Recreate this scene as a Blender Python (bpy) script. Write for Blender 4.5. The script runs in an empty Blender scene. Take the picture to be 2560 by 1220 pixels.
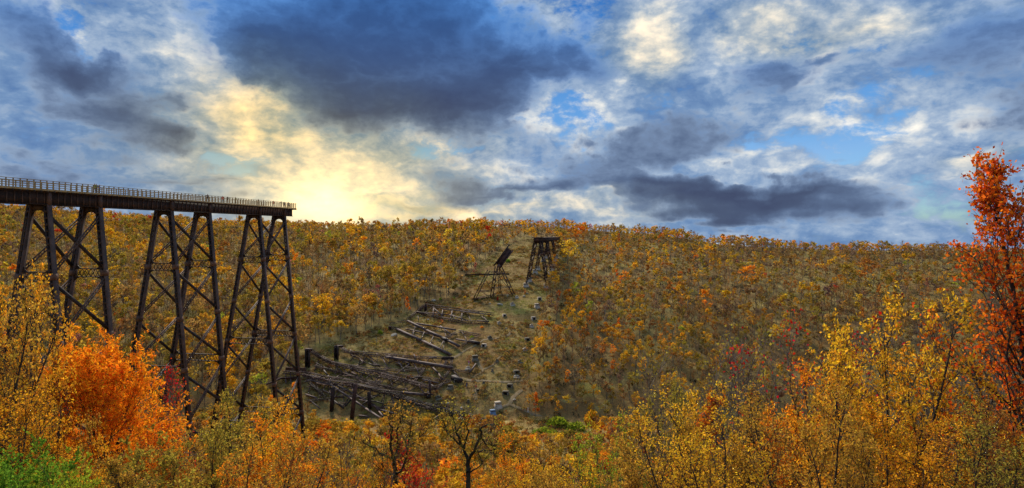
import bpy, math, random
import numpy as np
from mathutils import Vector, Matrix
S = bpy.context.scene
COL = S.collection
F, CX, HY = 1500.0, 1280.0, 578.0      # focal length and principal point, in pixels of the 2560 wide photograph

# ------------------------------------------------------------------ camera, sky, sun, exposure
cam = bpy.data.cameras.new('camera'); cam_o = bpy.data.objects.new('camera', cam); COL.objects.link(cam_o)
cam_o.rotation_euler = (math.radians(90), 0, 0)
cam.sensor_width = 36.0; cam.lens = 36.0 * F / 2560.0
cam.shift_y = (HY - 610.0) / 2560.0
cam.clip_start = 0.3; cam.clip_end = 6000
S.camera = cam_o
S.view_settings.view_transform = 'Standard'; S.view_settings.look = 'None'
S.view_settings.exposure = 0.15; S.view_settings.gamma = 1.0; S.view_settings.use_curve_mapping = False
SUN_AZ, SUN_EL = math.radians(-17.5), math.radians(33.0)

class G:
    """small helper that wires shader nodes"""
    def __init__(s, nt): s.t = nt
    def n(s, typ, **kw):
        a = s.t.nodes.new(typ)
        for k, v in kw.items(): setattr(a, k, v)
        return a
    def put(s, sock, v):
        if isinstance(v, bpy.types.NodeSocket): s.t.links.new(v, sock)
        elif v is not None: sock.default_value = v
    def m(s, op, a, b=None, c=None, clamp=False):
        x = s.n('ShaderNodeMath', operation=op, use_clamp=clamp)
        for i, v in enumerate((a, b, c)):
            if v is not None: s.put(x.inputs[i], v)
        return x.outputs[0]
    def add(s, a, b): return s.m('ADD', a, b)
    def sub(s, a, b): return s.m('SUBTRACT', a, b)
    def mul(s, a, b): return s.m('MULTIPLY', a, b)
    def vec(s, x, y, z):
        c = s.n('ShaderNodeCombineXYZ')
        for i, v in enumerate((x, y, z)): s.put(c.inputs[i], v)
        return c.outputs[0]
    def vm(s, op, a, b=None, scale=None):
        x = s.n('ShaderNodeVectorMath', operation=op)
        s.put(x.inputs[0], a)
        if b is not None: s.put(x.inputs[1], b)
        if scale is not None: s.put(x.inputs[3], scale)
        return x.outputs['Value'] if op in ('LENGTH', 'DOT_PRODUCT') else x.outputs[0]
    def sep(s, v):
        x = s.n('ShaderNodeSeparateXYZ'); s.put(x.inputs[0], v); return x.outputs
    def noise(s, v, scale, detail=6.0, rough=0.55, color=False, dist=0.0, lac=2.0):
        x = s.n('ShaderNodeTexNoise'); s.put(x.inputs['Vector'], v)
        x.inputs['Scale'].default_value = scale; x.inputs['Detail'].default_value = detail
        x.inputs['Roughness'].default_value = rough; x.inputs['Distortion'].default_value = dist
        x.inputs['Lacunarity'].default_value = lac
        return x.outputs['Color' if color else 'Fac']
    def mr(s, v, a, b, c=0.0, d=1.0, smooth=True):
        x = s.n('ShaderNodeMapRange', interpolation_type='SMOOTHSTEP' if smooth else 'LINEAR')
        s.put(x.inputs[0], v)
        for i, k in enumerate((a, b, c, d)): s.put(x.inputs[i + 1], k)
        return x.outputs[0]
    def ramp(s, v, stops, interp='LINEAR'):
        x = s.n('ShaderNodeValToRGB'); r = x.color_ramp; r.interpolation = interp
        while len(r.elements) < len(stops): r.elements.new(0.5)
        for e, (p, c) in zip(r.elements, stops): e.position = p; e.color = (*c, 1)
        s.put(x.inputs[0], v); return x.outputs[0]
    def mix(s, f, a, b, blend='MIX'):
        x = s.n('ShaderNodeMix', data_type='RGBA', blend_type=blend)
        s.put(x.inputs[0], f)
        for i, v in ((6, a), (7, b)):
            s.put(x.inputs[i], (*v, 1) if isinstance(v, tuple) and len(v) == 3 else v)
        return x.outputs[2]

def build_world():
    w = bpy.data.worlds.new('World'); S.world = w; w.use_nodes = True
    w.cycles.sampling_method = 'MANUAL'; w.cycles.sample_map_resolution = 256
    nt = w.node_tree; nt.nodes.clear(); g = G(nt)
    d = g.n('ShaderNodeTexCoord').outputs['Generated']
    x, y, z = g.sep(d)
    az = g.m('ARCTAN2', x, y); el = g.m('ARCSINE', z); elc = g.m('MAXIMUM', el, -0.07)
    zc = g.add(g.m('MAXIMUM', z, -0.06), 0.20)
    p = g.vec(g.m('DIVIDE', x, zc), g.m('DIVIDE', y, zc), 0.0)
    q0 = g.vec(az, elc, 0.0)
    wn = g.noise(p, 1.5, 2, 0.6, color=True)
    wn2 = g.noise(q0, 17.0, 5, 0.62, color=True)
    wv = g.vm('ADD', g.vm('SCALE', g.vm('SUBTRACT', wn, (.5, .5, .5)), scale=0.13), g.vm('SCALE', g.vm('SUBTRACT', wn2, (.5, .5, .5)), scale=0.055))
    q = g.vm('ADD', q0, wv)
    def ang(px, py):
        a = math.atan((px - CX) / F); return a, math.atan((HY - py) / F * math.cos(a))
    def blob_field(lst, A, E):
        tot = np.zeros_like(A)
        for (px, py, rx, ry, tilt, wgt) in lst:
            a, e = ang(px, py); sx = rx / F * math.cos(a) ** 2; sy = ry / F * math.cos(a)
            t = math.radians(tilt); da, de = A - a, E - e
            u = (da * math.cos(t) - de * math.sin(t)) / sx; v = (da * math.sin(t) + de * math.cos(t)) / sy
            k = np.clip((1.25 - np.hypot(u, v)) / 1.0, 0, 1); tot += wgt * k * k * (3 - 2 * k)
        return tot
    def band_table(chans, vec, rows=14, de=0.0333, half=0.75, neutral=(.3, .25, .2, .0)):
        """cloud amounts by direction: one ramp along the azimuth for each band of elevation, blended between bands"""
        va, ve, _ = g.sep(vec)
        fa = g.m('DIVIDE', g.add(va, half), half)
        fl, fr = fa, g.sub(fa, 1.0); left = g.m('LESS_THAN', fa, 1.0)
        col = alp = None
        for i in range(rows):
            k = g.m('DIVIDE', g.add(ve, de), de)
            wt = g.m('SUBTRACT', k, float(i - 1), clamp=True) if i == rows - 1 else (g.m('SUBTRACT', 1.0, k, clamp=True) if i == 0 else g.m('SUBTRACT', 1.0, g.m('ABSOLUTE', g.sub(k, float(i))), clamp=True))
            outs = []
            for h, fx in ((0, fl), (1, fr)):
                A = -half + half * h + half * np.linspace(0, 1, 32); E = np.full(32, (i - 1) * de)
                vals = np.array([blob_field(c, A, E) for c in chans])
                if i == rows - 1: vals = np.repeat(np.array(neutral)[:, None], 32, 1)
                if h == 0: vals[:, 0] = neutral
                else: vals[:, 31] = neutral
                vals = np.clip(vals, 0, 1)
                x = g.n('ShaderNodeValToRGB'); r = x.color_ramp
                while len(r.elements) < 32: r.elements.new(0.5)
                for j, e in enumerate(r.elements): e.position = j / 31.0; e.color = tuple(vals[:, j])
                g.put(x.inputs[0], fx); outs.append(x)
            cc = g.mix(left, outs[1].outputs[0], outs[0].outputs[0])
            aa = g.add(g.mul(left, g.sub(outs[0].outputs[1], outs[1].outputs[1])), outs[1].outputs[1])
            c1 = g.vm('SCALE', cc, scale=wt); a1 = g.mul(aa, wt)
            col = c1 if col is None else g.vm('ADD', col, c1); alp = a1 if alp is None else g.add(alp, a1)
        return (*g.sep(col), alp)
    warmth = [(800, 420, 520, 280, 10, .85), (640, 250, 160, 120, 30, .25), (1250, 545, 600, 40, 0, .45), (1620, 110, 110, 130, 0, .35), (1900, 50, 170, 60, 0, .3), (2130, 40, 200, 80, 0, .3), (2480, 375, 120, 60, 0, .3)]
    dark = [(1000, 150, 500, 190, 4, .62), (880, 40, 420, 120, 0, .22), (1210, 290, 170, 110, 20, .36), (1330, 150, 190, 75, 0, .35), (780, 190, 200, 110, 30, .15), (1020, 250, 260, 70, 0, .25),
            (110, 110, 260, 62, 26, .55), (330, 185, 240, 48, 15, .45), (270, 285, 280, 62, 14, .58), (100, 390, 330, 110, 8, .22), (420, 330, 130, 32, 8, .3), (480, 370, 90, 18, 22, .25),
            (520, 470, 300, 55, 5, .32), (60, 480, 200, 60, 0, .2), (1850, 492, 400, 66, -1, .85), (1700, 470, 230, 45, -4, .28), (1980, 465, 180, 40, 0, .2), (1380, 488, 180, 32, 0, .5), (1190, 470, 130, 40, 0, .25),
            (2430, 105, 270, 95, -14, .42), (2010, 150, 200, 80, 0, .40), (2540, 250, 130, 90, -10, .35), (1730, 330, 210, 62, 0, .38), (1500, 400, 260, 60, -4, .42), (1500, 120, 110, 130, 0, .2),
            (960, 405, 90, 38, 16, .26), (960, 520, 190, 26, 4, .3), (1110, 410, 120, 40, 0, .25), (1140, 500, 150, 45, 0, .25), (2170, 548, 300, 34, -3, .45), (1700, 540, 300, 18, 0, .2),
            (2080, 375, 260, 32, -3, .2), (1880, 250, 300, 70, 0, .12), (650, 130, 120, 80, 0, .22), (1650, 40, 50, 60, 0, .2), (2350, 250, 200, 50, -12, .15)]
    bright = [(520, 110, 200, 95, 10, .42), (255, 110, 80, 28, 18, .45), (140, 250, 100, 26, 10, .3), (95, 60, 60, 45, 45, .3), (640, 250, 110, 80, 30, .38), (700, 350, 240, 105, 10, .44), (880, 440, 270, 110, 0, .46), (820, 500, 260, 80, 0, .5),
              (1390, 270, 160, 70, 10, .52), (1290, 335, 170, 38, 0, .38), (1270, 430, 170, 42, 0, .5), (1060, 350, 170, 42, 4, .34), (1620, 80, 80, 120, 8, .64), (1660, 30, 120, 60, 0, .3), (1540, 213, 24, 16, 0, .5),
              (1900, 50, 160, 52, -8, .55), (2170, 40, 200, 75, -6, .48), (2060, 165, 95, 60, -8, .48), (2020, 320, 260, 30, -8, .36), (2250, 290, 270, 44, -4, .40), (2480, 372, 110, 48, -24, .66), (2150, 405, 360, 34, 0, .30),
              (2330, 440, 260, 45, 0, .28), (2180, 480, 70, 34, -12, .5), (2290, 525, 90, 24, 14, .48), (1330, 538, 470, 20, 0, .60), (1700, 545, 420, 26, 0, .38), (1420, 350, 160, 40, 0, .2), (1220, 540, 240, 16, 0, .3), (1730, 420, 200, 26, 0, .25), (2010, 545, 260, 22, 0, .25)]
    clear = [(1090, -10, 330, 62, 0, .8), (1450, 40, 90, 100, 0, .55), (150, 60, 90, 62, 30, .9), (170, 130, 60, 40, 20, .4), (560, 408, 130, 34, 12, .8), (1430, 300, 76, 50, 30, 1.0), (1340, 345, 70, 30, 0, .8), (1480, 330, 60, 16, -20, .5),
             (2120, 322, 170, 46, -4, 1.25), (1920, 342, 110, 30, -12, .8), (2380, 535, 170, 44, 0, .75), (2330, 470, 240, 26, 0, .45), (1220, 478, 76, 30, 18, .7), (1090, 378, 110, 30, 0, .8), (1180, 450, 40, 16, 10, .6),
             (2170, 120, 120, 36, -10, .5), (2310, 190, 110, 30, 0, .5), (2000, 70, 60, 60, 0, .4), (1850, 560, 120, 18, 0, .5), (30, 20, 80, 40, 0, .3)]
    D, B, C, warm = band_table((dark, bright, clear, warmth), q)
    qs = g.vm('MULTIPLY', g.vm('ADD', q0, g.vm('SCALE', wv, scale=0.22)), (1.0, 1.7, 1.0))
    n1 = g.noise(p, 1.1, 6, 0.55)
    n2 = g.noise(qs, 10.0, 9, 0.60)
    n3 = g.noise(qs, 36.0, 5, 0.62)
    bil = g.m('ABSOLUTE', g.sub(g.noise(qs, 13.0, 5, 0.55), 0.5))
    tex = g.add(g.mul(g.sub(n2, .5), 1.25), g.mul(g.sub(n3, .5), .70))
    puff = g.mul(g.sub(bil, .10), 1.5)
    # a high bright mottled layer, and a lower layer of heavier grey cloud with firm edges
    Lb = g.add(g.add(g.mul(tex, .75), g.mul(g.sub(n1, .5), .5)), g.add(g.add(g.mul(B, .46), g.mul(puff, .70)), .32))
    high = g.ramp(Lb, [(0.0, (.09, .18, .38)), (.22, (.165, .275, .47)), (.42, (.34, .44, .585)), (.58, (.62, .66, .69)), (.74, (.93, .89, .81)), (.92, (1.05, 1.0, .90))])
    dd = g.add(g.add(g.sub(g.mul(D, 1.05), g.mul(B, .20)), g.mul(tex, .34)), g.add(g.mul(puff, .66), -.15))
    heavy = g.ramp(dd, [(0.0, (.235, .315, .455)), (.14, (.165, .235, .37)), (.34, (.098, .145, .25)), (.60, (.066, .094, .170)), (1.0, (.048, .064, .125))])
    heavy = g.mix(g.mr(elc, .16, .38), heavy, g.mix(1.0, heavy, (.50, 1.0, 1.55), 'MULTIPLY'))
    aheavy = g.mr(dd, -.05, .20)
    # clear sky
    sky = g.n('ShaderNodeTexSky', sky_type='NISHITA'); sky.sun_disc = False
    sky.sun_elevation = SUN_EL; sky.sun_rotation = SUN_AZ; sky.altitude = 300; sky.air_density = 1.0; sky.dust_density = 0.6; sky.ozone_density = 2.0
    blue = g.mix(1.0, g.vm('SCALE', sky.outputs[0], scale=0.075), (.62, .95, 1.30), 'MULTIPLY')
    blue = g.mix(1.0, blue, g.ramp(g.mr(elc, 0.0, 0.42, smooth=False), [(0, (.50, .66, .82)), (.35, (.16, .38, .72)), (.7, (.045, .21, .58)), (1, (.012, .12, .44))]), 'DARKEN')
    cov = g.mr(g.add(g.add(g.mul(g.sub(n2, .5), 1.6), g.mul(g.sub(n3, .5), .9)), g.sub(g.add(.55, g.mul(g.add(D, B), .12)), g.mul(C, .74))), -.04, .40)
    col = g.mix(aheavy, g.mix(cov, blue, high), heavy)
    # the low sun behind thin cloud: its glow is brightest near the ridge and warms the cloud round it
    col = g.mix(g.m('MINIMUM', warm, 1.0), col, g.mix(1.0, col, (1.26, .93, .47), 'MULTIPLY'))
    core = None
    for (px, py, rx, ry, wgt) in ((820, 512, 260, 80, .26), (815, 530, 125, 62, .70), (810, 470, 420, 170, .13)):
        a, e = ang(px, py)
        r = g.vm('LENGTH', g.vm('DIVIDE', g.vm('SUBTRACT', q0, (a, e, 0)), (rx / F, ry / F, 1)))
        v = g.mr(r, 1.25, 0.0, 0.0, wgt); core = v if core is None else g.add(core, v)
    col = g.mix(1.0, col, g.vm('SCALE', (1.0, .76, .34), scale=core), 'ADD')
    bg = g.n('ShaderNodeBackground'); g.put(bg.inputs[0], col); bg.inputs[1].default_value = 1.0
    out = g.n('ShaderNodeOutputWorld'); nt.links.new(bg.outputs[0], out.inputs[0])
build_world()
sun = bpy.data.lights.new('sun', 'SUN'); sun.energy = 5.0; sun.angle = math.radians(12); sun.color = (1.0, .91, .77)
sun_o = bpy.data.objects.new('sun', sun); COL.objects.link(sun_o)
sd = Vector((math.sin(SUN_AZ) * math.cos(SUN_EL), math.cos(SUN_AZ) * math.cos(SUN_EL), math.sin(SUN_EL)))
sun_o.rotation_euler = sd.to_track_quat('Z', 'Y').to_euler()

# ------------------------------------------------------------------ numbers: noise, terrain, pixel rays
def vnoise(x, y, seed=0):
    x = np.asarray(x, float); y = np.asarray(y, float)
    xi, yi = np.floor(x).astype(np.int64), np.floor(y).astype(np.int64)
    fx, fy = x - xi, y - yi; fx = fx * fx * (3 - 2 * fx); fy = fy * fy * (3 - 2 * fy)
    def h(a, b):
        n = (a * 374761393 + b * 668265263 + seed * 1442695041) & 0xffffffff
        n = ((n ^ (n >> 13)) * 1274126177) & 0xffffffff
        return ((n ^ (n >> 16)) & 0xffff) / 65535.0
    return (h(xi, yi) * (1 - fx) + h(xi + 1, yi) * fx) * (1 - fy) + (h(xi, yi + 1) * (1 - fx) + h(xi + 1, yi + 1) * fx) * fy
def fbm(x, y, seed=0, o=4):
    v = 0.0; a = 0.5
    for i in range(o): v = v + a * (vnoise(np.asarray(x) * 2 ** i, np.asarray(y) * 2 ** i, seed + i) - .5) * 2; a *= .5
    return v
NEAR_Y = [-400, -60, -5, 4, 9, 20, 40, 80, 140, 190, 212]
NEAR_Z = [6, 1, -1.8, -2.6, -5, -13, -26, -43, -58, -65, -66.2]
SKY_X = [-900, -300, 0, 150, 300, 450, 560, 740, 900, 1100, 1200, 1260, 1400, 1450, 1640, 1720, 1800, 1900, 2000, 2200, 2430, 2560, 2900, 3500]
SKY_Y = [470, 488, 510, 517, 530, 541, 547, 550, 552, 554, 546, 542, 546, 552, 562, 573, 587, 593, 597, 602, 609, 612, 620, 630]
RID_X = [-900, 0, 560, 1100, 1300, 1700, 2000, 2560, 3500]
RID_Y = [640, 640, 640, 600, 545, 515, 490, 470, 470]
def terrain(X, Y):
    X = np.asarray(X, float); Y = np.asarray(Y, float)
    zn = np.interp(Y, NEAR_Y, NEAR_Z)
    Ys = np.maximum(Y, 60.0)
    px = CX + F * X / Ys
    yr = np.interp(px, RID_X, RID_Y)
    zr = (HY - np.interp(px, SKY_X, SKY_Y)) / F * yr - 8.0
    s = np.clip((Y - 212) / (yr - 212), 0, 1)
    zf = -66.2 + (zr + 66.2) * s ** .77
    over = np.maximum(Y - yr, 0)
    zf = zf - np.minimum(over * .10, 8) - np.maximum(over - 80, 0) * .03
    z = np.where(Y < 212, zn, zf)
    amp = np.clip((Y - 20) / 120, .12, 1) * np.where(Y > 212, np.clip(1 - s * .8, .2, 1), 1)
    z = z + amp * (fbm(X / 60, Y / 60, 3) * 2.2 + fbm(X / 11, Y / 11, 9, 3) * .7)
    return z
def ray_hit(px, py, y0=150.0, y1=760.0):
    Y = np.linspace(y0, y1, 2500); X = (px - CX) / F * Y; Z = (HY - py) / F * Y
    k = np.nonzero(terrain(X, Y) >= Z)[0]
    i = k[0] if len(k) else len(Y) - 1
    return Vector((X[i], Y[i], float(terrain(X[i], Y[i]))))
def at(px, py, Y): return Vector(((px - CX) / F * Y, Y, (HY - py) / F * Y))
def to_px(X, Y, Z): return CX + F * X / Y, HY - F * Z / Y

# ------------------------------------------------------------------ materials
def new_mat(name):
    m = bpy.data.materials.new(name); m.use_nodes = True; nt = m.node_tree; nt.nodes.clear()
    g = G(nt); out = g.n('ShaderNodeOutputMaterial'); return m, g, out
def leaf_mat(name, src, trans=0.45, attr='tint'):
    """leaf colour comes from the tree (object colour, or the per-tree attribute of a merged wood), varied leaf by leaf"""
    m, g, out = new_mat(name)
    if src == 'object': c = g.n('ShaderNodeObjectInfo').outputs['Color']
    else: c = g.n('ShaderNodeAttribute', attribute_name=attr).outputs['Color']
    r = g.n('ShaderNodeAttribute', attribute_name='rnd').outputs['Fac']
    hs = g.n('ShaderNodeHueSaturation'); g.put(hs.inputs['Color'], c)
    g.put(hs.inputs['Hue'], g.mr(r, 0, 1, .478, .520, False)); g.put(hs.inputs['Value'], g.mr(g.m('FRACT', g.mul(r, 7.31)), 0, 1, .55, 1.35, False))
    hs.inputs['Saturation'].default_value = 1.0
    d = g.n('ShaderNodeBsdfDiffuse'); t = g.n('ShaderNodeBsdfTranslucent')
    g.put(d.inputs[0], hs.outputs[0]); g.put(t.inputs[0], g.mix(1.0, hs.outputs[0], (1.12, 1.06, .85), 'MULTIPLY'))
    mx = g.n('ShaderNodeMixShader'); mx.inputs[0].default_value = trans
    g.t.links.new(d.outputs[0], mx.inputs[1]); g.t.links.new(t.outputs[0], mx.inputs[2]); g.t.links.new(mx.outputs[0], out.inputs[0])
    return m
def plain_mat(name, c1, c2, scale=3.0, rough=.85, bump=.0, c3=None, metal=0.0, detail=5, lo=.38, hi=.66):
    m, g, out = new_mat(name)
    co = g.n('ShaderNodeTexCoord').outputs['Object']
    f = g.mr(g.noise(co, scale, detail, .6), lo, hi)
    c = g.mix(f, c1, c2)
    if c3: c = g.mix(g.mr(g.noise(co, scale * 3.7, 4, .6), .52, .74), c, c3)
    b = g.n('ShaderNodeBsdfPrincipled'); g.put(b.inputs['Base Color'], c); b.inputs['Roughness'].default_value = rough; b.inputs['Metallic'].default_value = metal
    b.inputs['Specular IOR Level'].default_value = .25
    if bump:
        bp = g.n('ShaderNodeBump'); bp.inputs['Strength'].default_value = bump; g.put(bp.inputs['Height'], g.noise(co, scale * 4, 5, .6)); g.t.links.new(bp.outputs[0], b.inputs['Normal'])
    g.t.links.new(b.outputs[0], out.inputs[0]); return m
M = {}
M['leaf'] = leaf_mat('leaf', 'object'); M['leaf_wood'] = leaf_mat('leaf_of_wood', 'attr', .35)
M['bark'] = plain_mat('bark', (.030, .023, .018), (.075, .060, .045), 5.0, .9, .3)
M['bark_grey'] = plain_mat('bark_grey', (.12, .095, .068), (.24, .20, .145), 1.5, .9)
M['bark_pale'] = plain_mat('bark_pale', (.30, .27, .22), (.48, .44, .37), 2.0, .85)
M['bark_moss'] = plain_mat('bark_moss', (.022, .017, .012), (.06, .055, .02), 3.0, .95, .3)
M['steel'] = plain_mat('rusted_steel', (.022, .014, .011), (.058, .033, .023), .9, .75, .15, (.075, .034, .020))
M['steel_lit'] = plain_mat('rusted_plate_lit', (.062, .037, .026), (.13, .074, .050), .7, .7, .12, (.13, .062, .036))  # lit copy of the rusted steel, light put into the colour
M['steel_rust'] = plain_mat('bright_rust', (.10, .048, .028), (.20, .105, .062), 1.2, .8, .15)
M['steel_pale'] = plain_mat('weathered_steel', (.085, .052, .040), (.17, .115, .094), .8, .8, .12, (.10, .05, .035))
M['wreck'] = plain_mat('wreck_steel', (.050, .025, .018), (.125, .060, .040), .6, .75, .12, (.13, .06, .04))
M['timber'] = plain_mat('timber', (.34, .23, .10), (.52, .38, .18), 2.0, .8, .1)
M['concrete'] = plain_mat('concrete', (.36, .28, .19), (.60, .48, .34), .9, .9, .4, (.14, .11, .065))
M['concrete_dark'] = plain_mat('mossy_concrete', (.09, .07, .042), (.24, .19, .12), .8, .95, .4, (.06, .055, .02))
M['concrete_blue'] = plain_mat('blue_paint', (.11, .17, .25), (.20, .28, .37), .9, .8, .3, (.09, .08, .06))
M['hollow'] = plain_mat('opening_shade', (.012, .010, .008), (.022, .018, .013), 1.0, .95)  # near-black that stands in for the shade inside a pier opening
M['rock'] = plain_mat('rock', (.24, .20, .145), (.44, .38, .28), .8, .95, .5, (.09, .10, .05))
M['dirt'] = plain_mat('dirt', (.21, .14, .062), (.29, .20, .095), .35, .95, .2)

def ground_mat():
    m, g, out = new_mat('ground')
    co = g.n('ShaderNodeTexCoord').outputs['Object']
    n1 = g.noise(co, .022, 5, .6); n2 = g.noise(co, .11, 6, .65); n3 = g.noise(co, .9, 5, .65)
    c = g.mix(g.mr(n1, .40, .62), (.22, .125, .042), (.28, .195, .06))
    c = g.mix(g.mr(n2, .50, .68), c, (.40, .285, .09))
    c = g.mix(g.mul(g.mr(g.noise(co, .045, 5, .6), .56, .70), .6), c, (.27, .25, .05))
    c = g.mix(g.mul(g.mr(n3, .52, .72), .6), c, (.085, .055, .026))
    c = g.mix(g.mul(g.mr(g.noise(co, .25, 6, .7), .58, .72), .7), c, (.20, .085, .03))
    b = g.n('ShaderNodeBsdfPrincipled'); g.put(b.inputs['Base Color'], c); b.inputs['Roughness'].default_value = 1.0; b.inputs['Specular IOR Level'].default_value = .05
    bp = g.n('ShaderNodeBump'); bp.inputs['Strength'].default_value = .8; bp.inputs['Distance'].default_value = .6
    g.put(bp.inputs['Height'], g.noise(co, .7, 6, .65)); g.t.links.new(bp.outputs[0], b.inputs['Normal'])
    g.t.links.new(b.outputs[0], out.inputs[0]); return m
M['ground'] = ground_mat()

# ------------------------------------------------------------------ mesh helpers
def mesh_quads(name, V, Q, mat, face_attrs=None, smooth=False):
    V = np.ascontiguousarray(V, np.float32); Q = np.ascontiguousarray(Q, np.int32); nf = len(Q); k = Q.shape[1]
    me = bpy.data.meshes.new(name)
    me.vertices.add(len(V)); me.vertices.foreach_set('co', V.ravel())
    me.loops.add(nf * k); me.loops.foreach_set('vertex_index', Q.ravel())
    me.polygons.add(nf); me.polygons.foreach_set('loop_start', np.arange(0, nf * k, k, dtype=np.int32))
    for an, (typ, arr) in (face_attrs or {}).items():
        a = me.attributes.new(an, typ, 'FACE')
        a.data.foreach_set('color' if typ == 'FLOAT_COLOR' else 'value', np.ascontiguousarray(arr, np.float32).ravel())
    if mat is not None: me.materials.append(mat)
    if smooth: me.polygons.foreach_set('use_smooth', np.ones(nf, bool))
    me.update(calc_edges=True); return me
def link(name, data, parent=None, loc=(0, 0, 0)):
    o = bpy.data.objects.new(name, data); COL.objects.link(o); o.location = loc
    if parent is not None: o.parent = parent
    return o
def tag(o, label=None, cat=None, group=None, kind=None):
    if label: o['label'] = label
    if cat: o['category'] = cat
    if group: o['group'] = group
    if kind: o['kind'] = kind
    return o
class MB:
    """collects quads; build() links them as one mesh, relative to an origin"""
    def __init__(s): s.v = []; s.f = []
    def hexa(s, c8):
        b = len(s.v); s.v += [tuple(c) for c in c8]
        s.f += [(b, b + 3, b + 2, b + 1), (b + 4, b + 5, b + 6, b + 7), (b, b + 1, b + 5, b + 4), (b + 1, b + 2, b + 6, b + 5), (b + 2, b + 3, b + 7, b + 6), (b + 3, b, b + 4, b + 7)]
    def beam(s, p0, p1, w, h, up=Vector((0, 0, 1)), side=None):
        p0, p1 = Vector(p0), Vector(p1); d = (p1 - p0)
        if d.length < 1e-6: return
        d.normalize()
        if side is None:
            side = d.cross(up)
            if side.length < 1e-3: side = d.cross(Vector((1, 0, 0)))
        side = (side - d * side.dot(d)).normalized(); u = side.cross(d).normalized()
        a, b = side * (w / 2), u * (h / 2)
        s.hexa([p0 - a - b, p0 + a - b, p0 + a + b, p0 - a + b, p1 - a - b, p1 + a - b, p1 + a + b, p1 - a + b])
    def build(s, name, mat, parent=None, origin=Vector((0, 0, 0))):
        V = np.array(s.v, float) - np.array(origin); me = mesh_quads(name, V, np.array(s.f), mat)
        return link(name, me, parent, (0, 0, 0) if parent is not None else tuple(origin))

# ------------------------------------------------------------------ terrain
def grid_mesh(xs, ys):
    X, Y = np.meshgrid(xs, ys); Z = terrain(X, Y); V = np.stack([X, Y, Z], -1).reshape(-1, 3); nx, ny = len(xs), len(ys)
    i = np.arange((ny - 1) * (nx - 1)); r, c = i // (nx - 1), i % (nx - 1); a = r * nx + c
    return V, np.stack([a, a + 1, a + nx + 1, a + nx], 1)
xs = np.concatenate([np.linspace(-2600, -700, 20)[:-1], np.linspace(-700, -180, 80)[:-1], np.linspace(-180, 180, 130)[:-1], np.linspace(180, 700, 80)[:-1], np.linspace(700, 2600, 20)])
ys = np.concatenate([np.linspace(-400, -20, 20)[:-1], np.linspace(-20, 420, 160)[:-1], np.linspace(420, 800, 64)[:-1], np.linspace(800, 3500, 30)])
V, Q = grid_mesh(xs, ys)
tag(link('hillside_terrain', mesh_quads('hillside_terrain', V, Q, M['ground'], smooth=True)), kind='structure')

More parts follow.
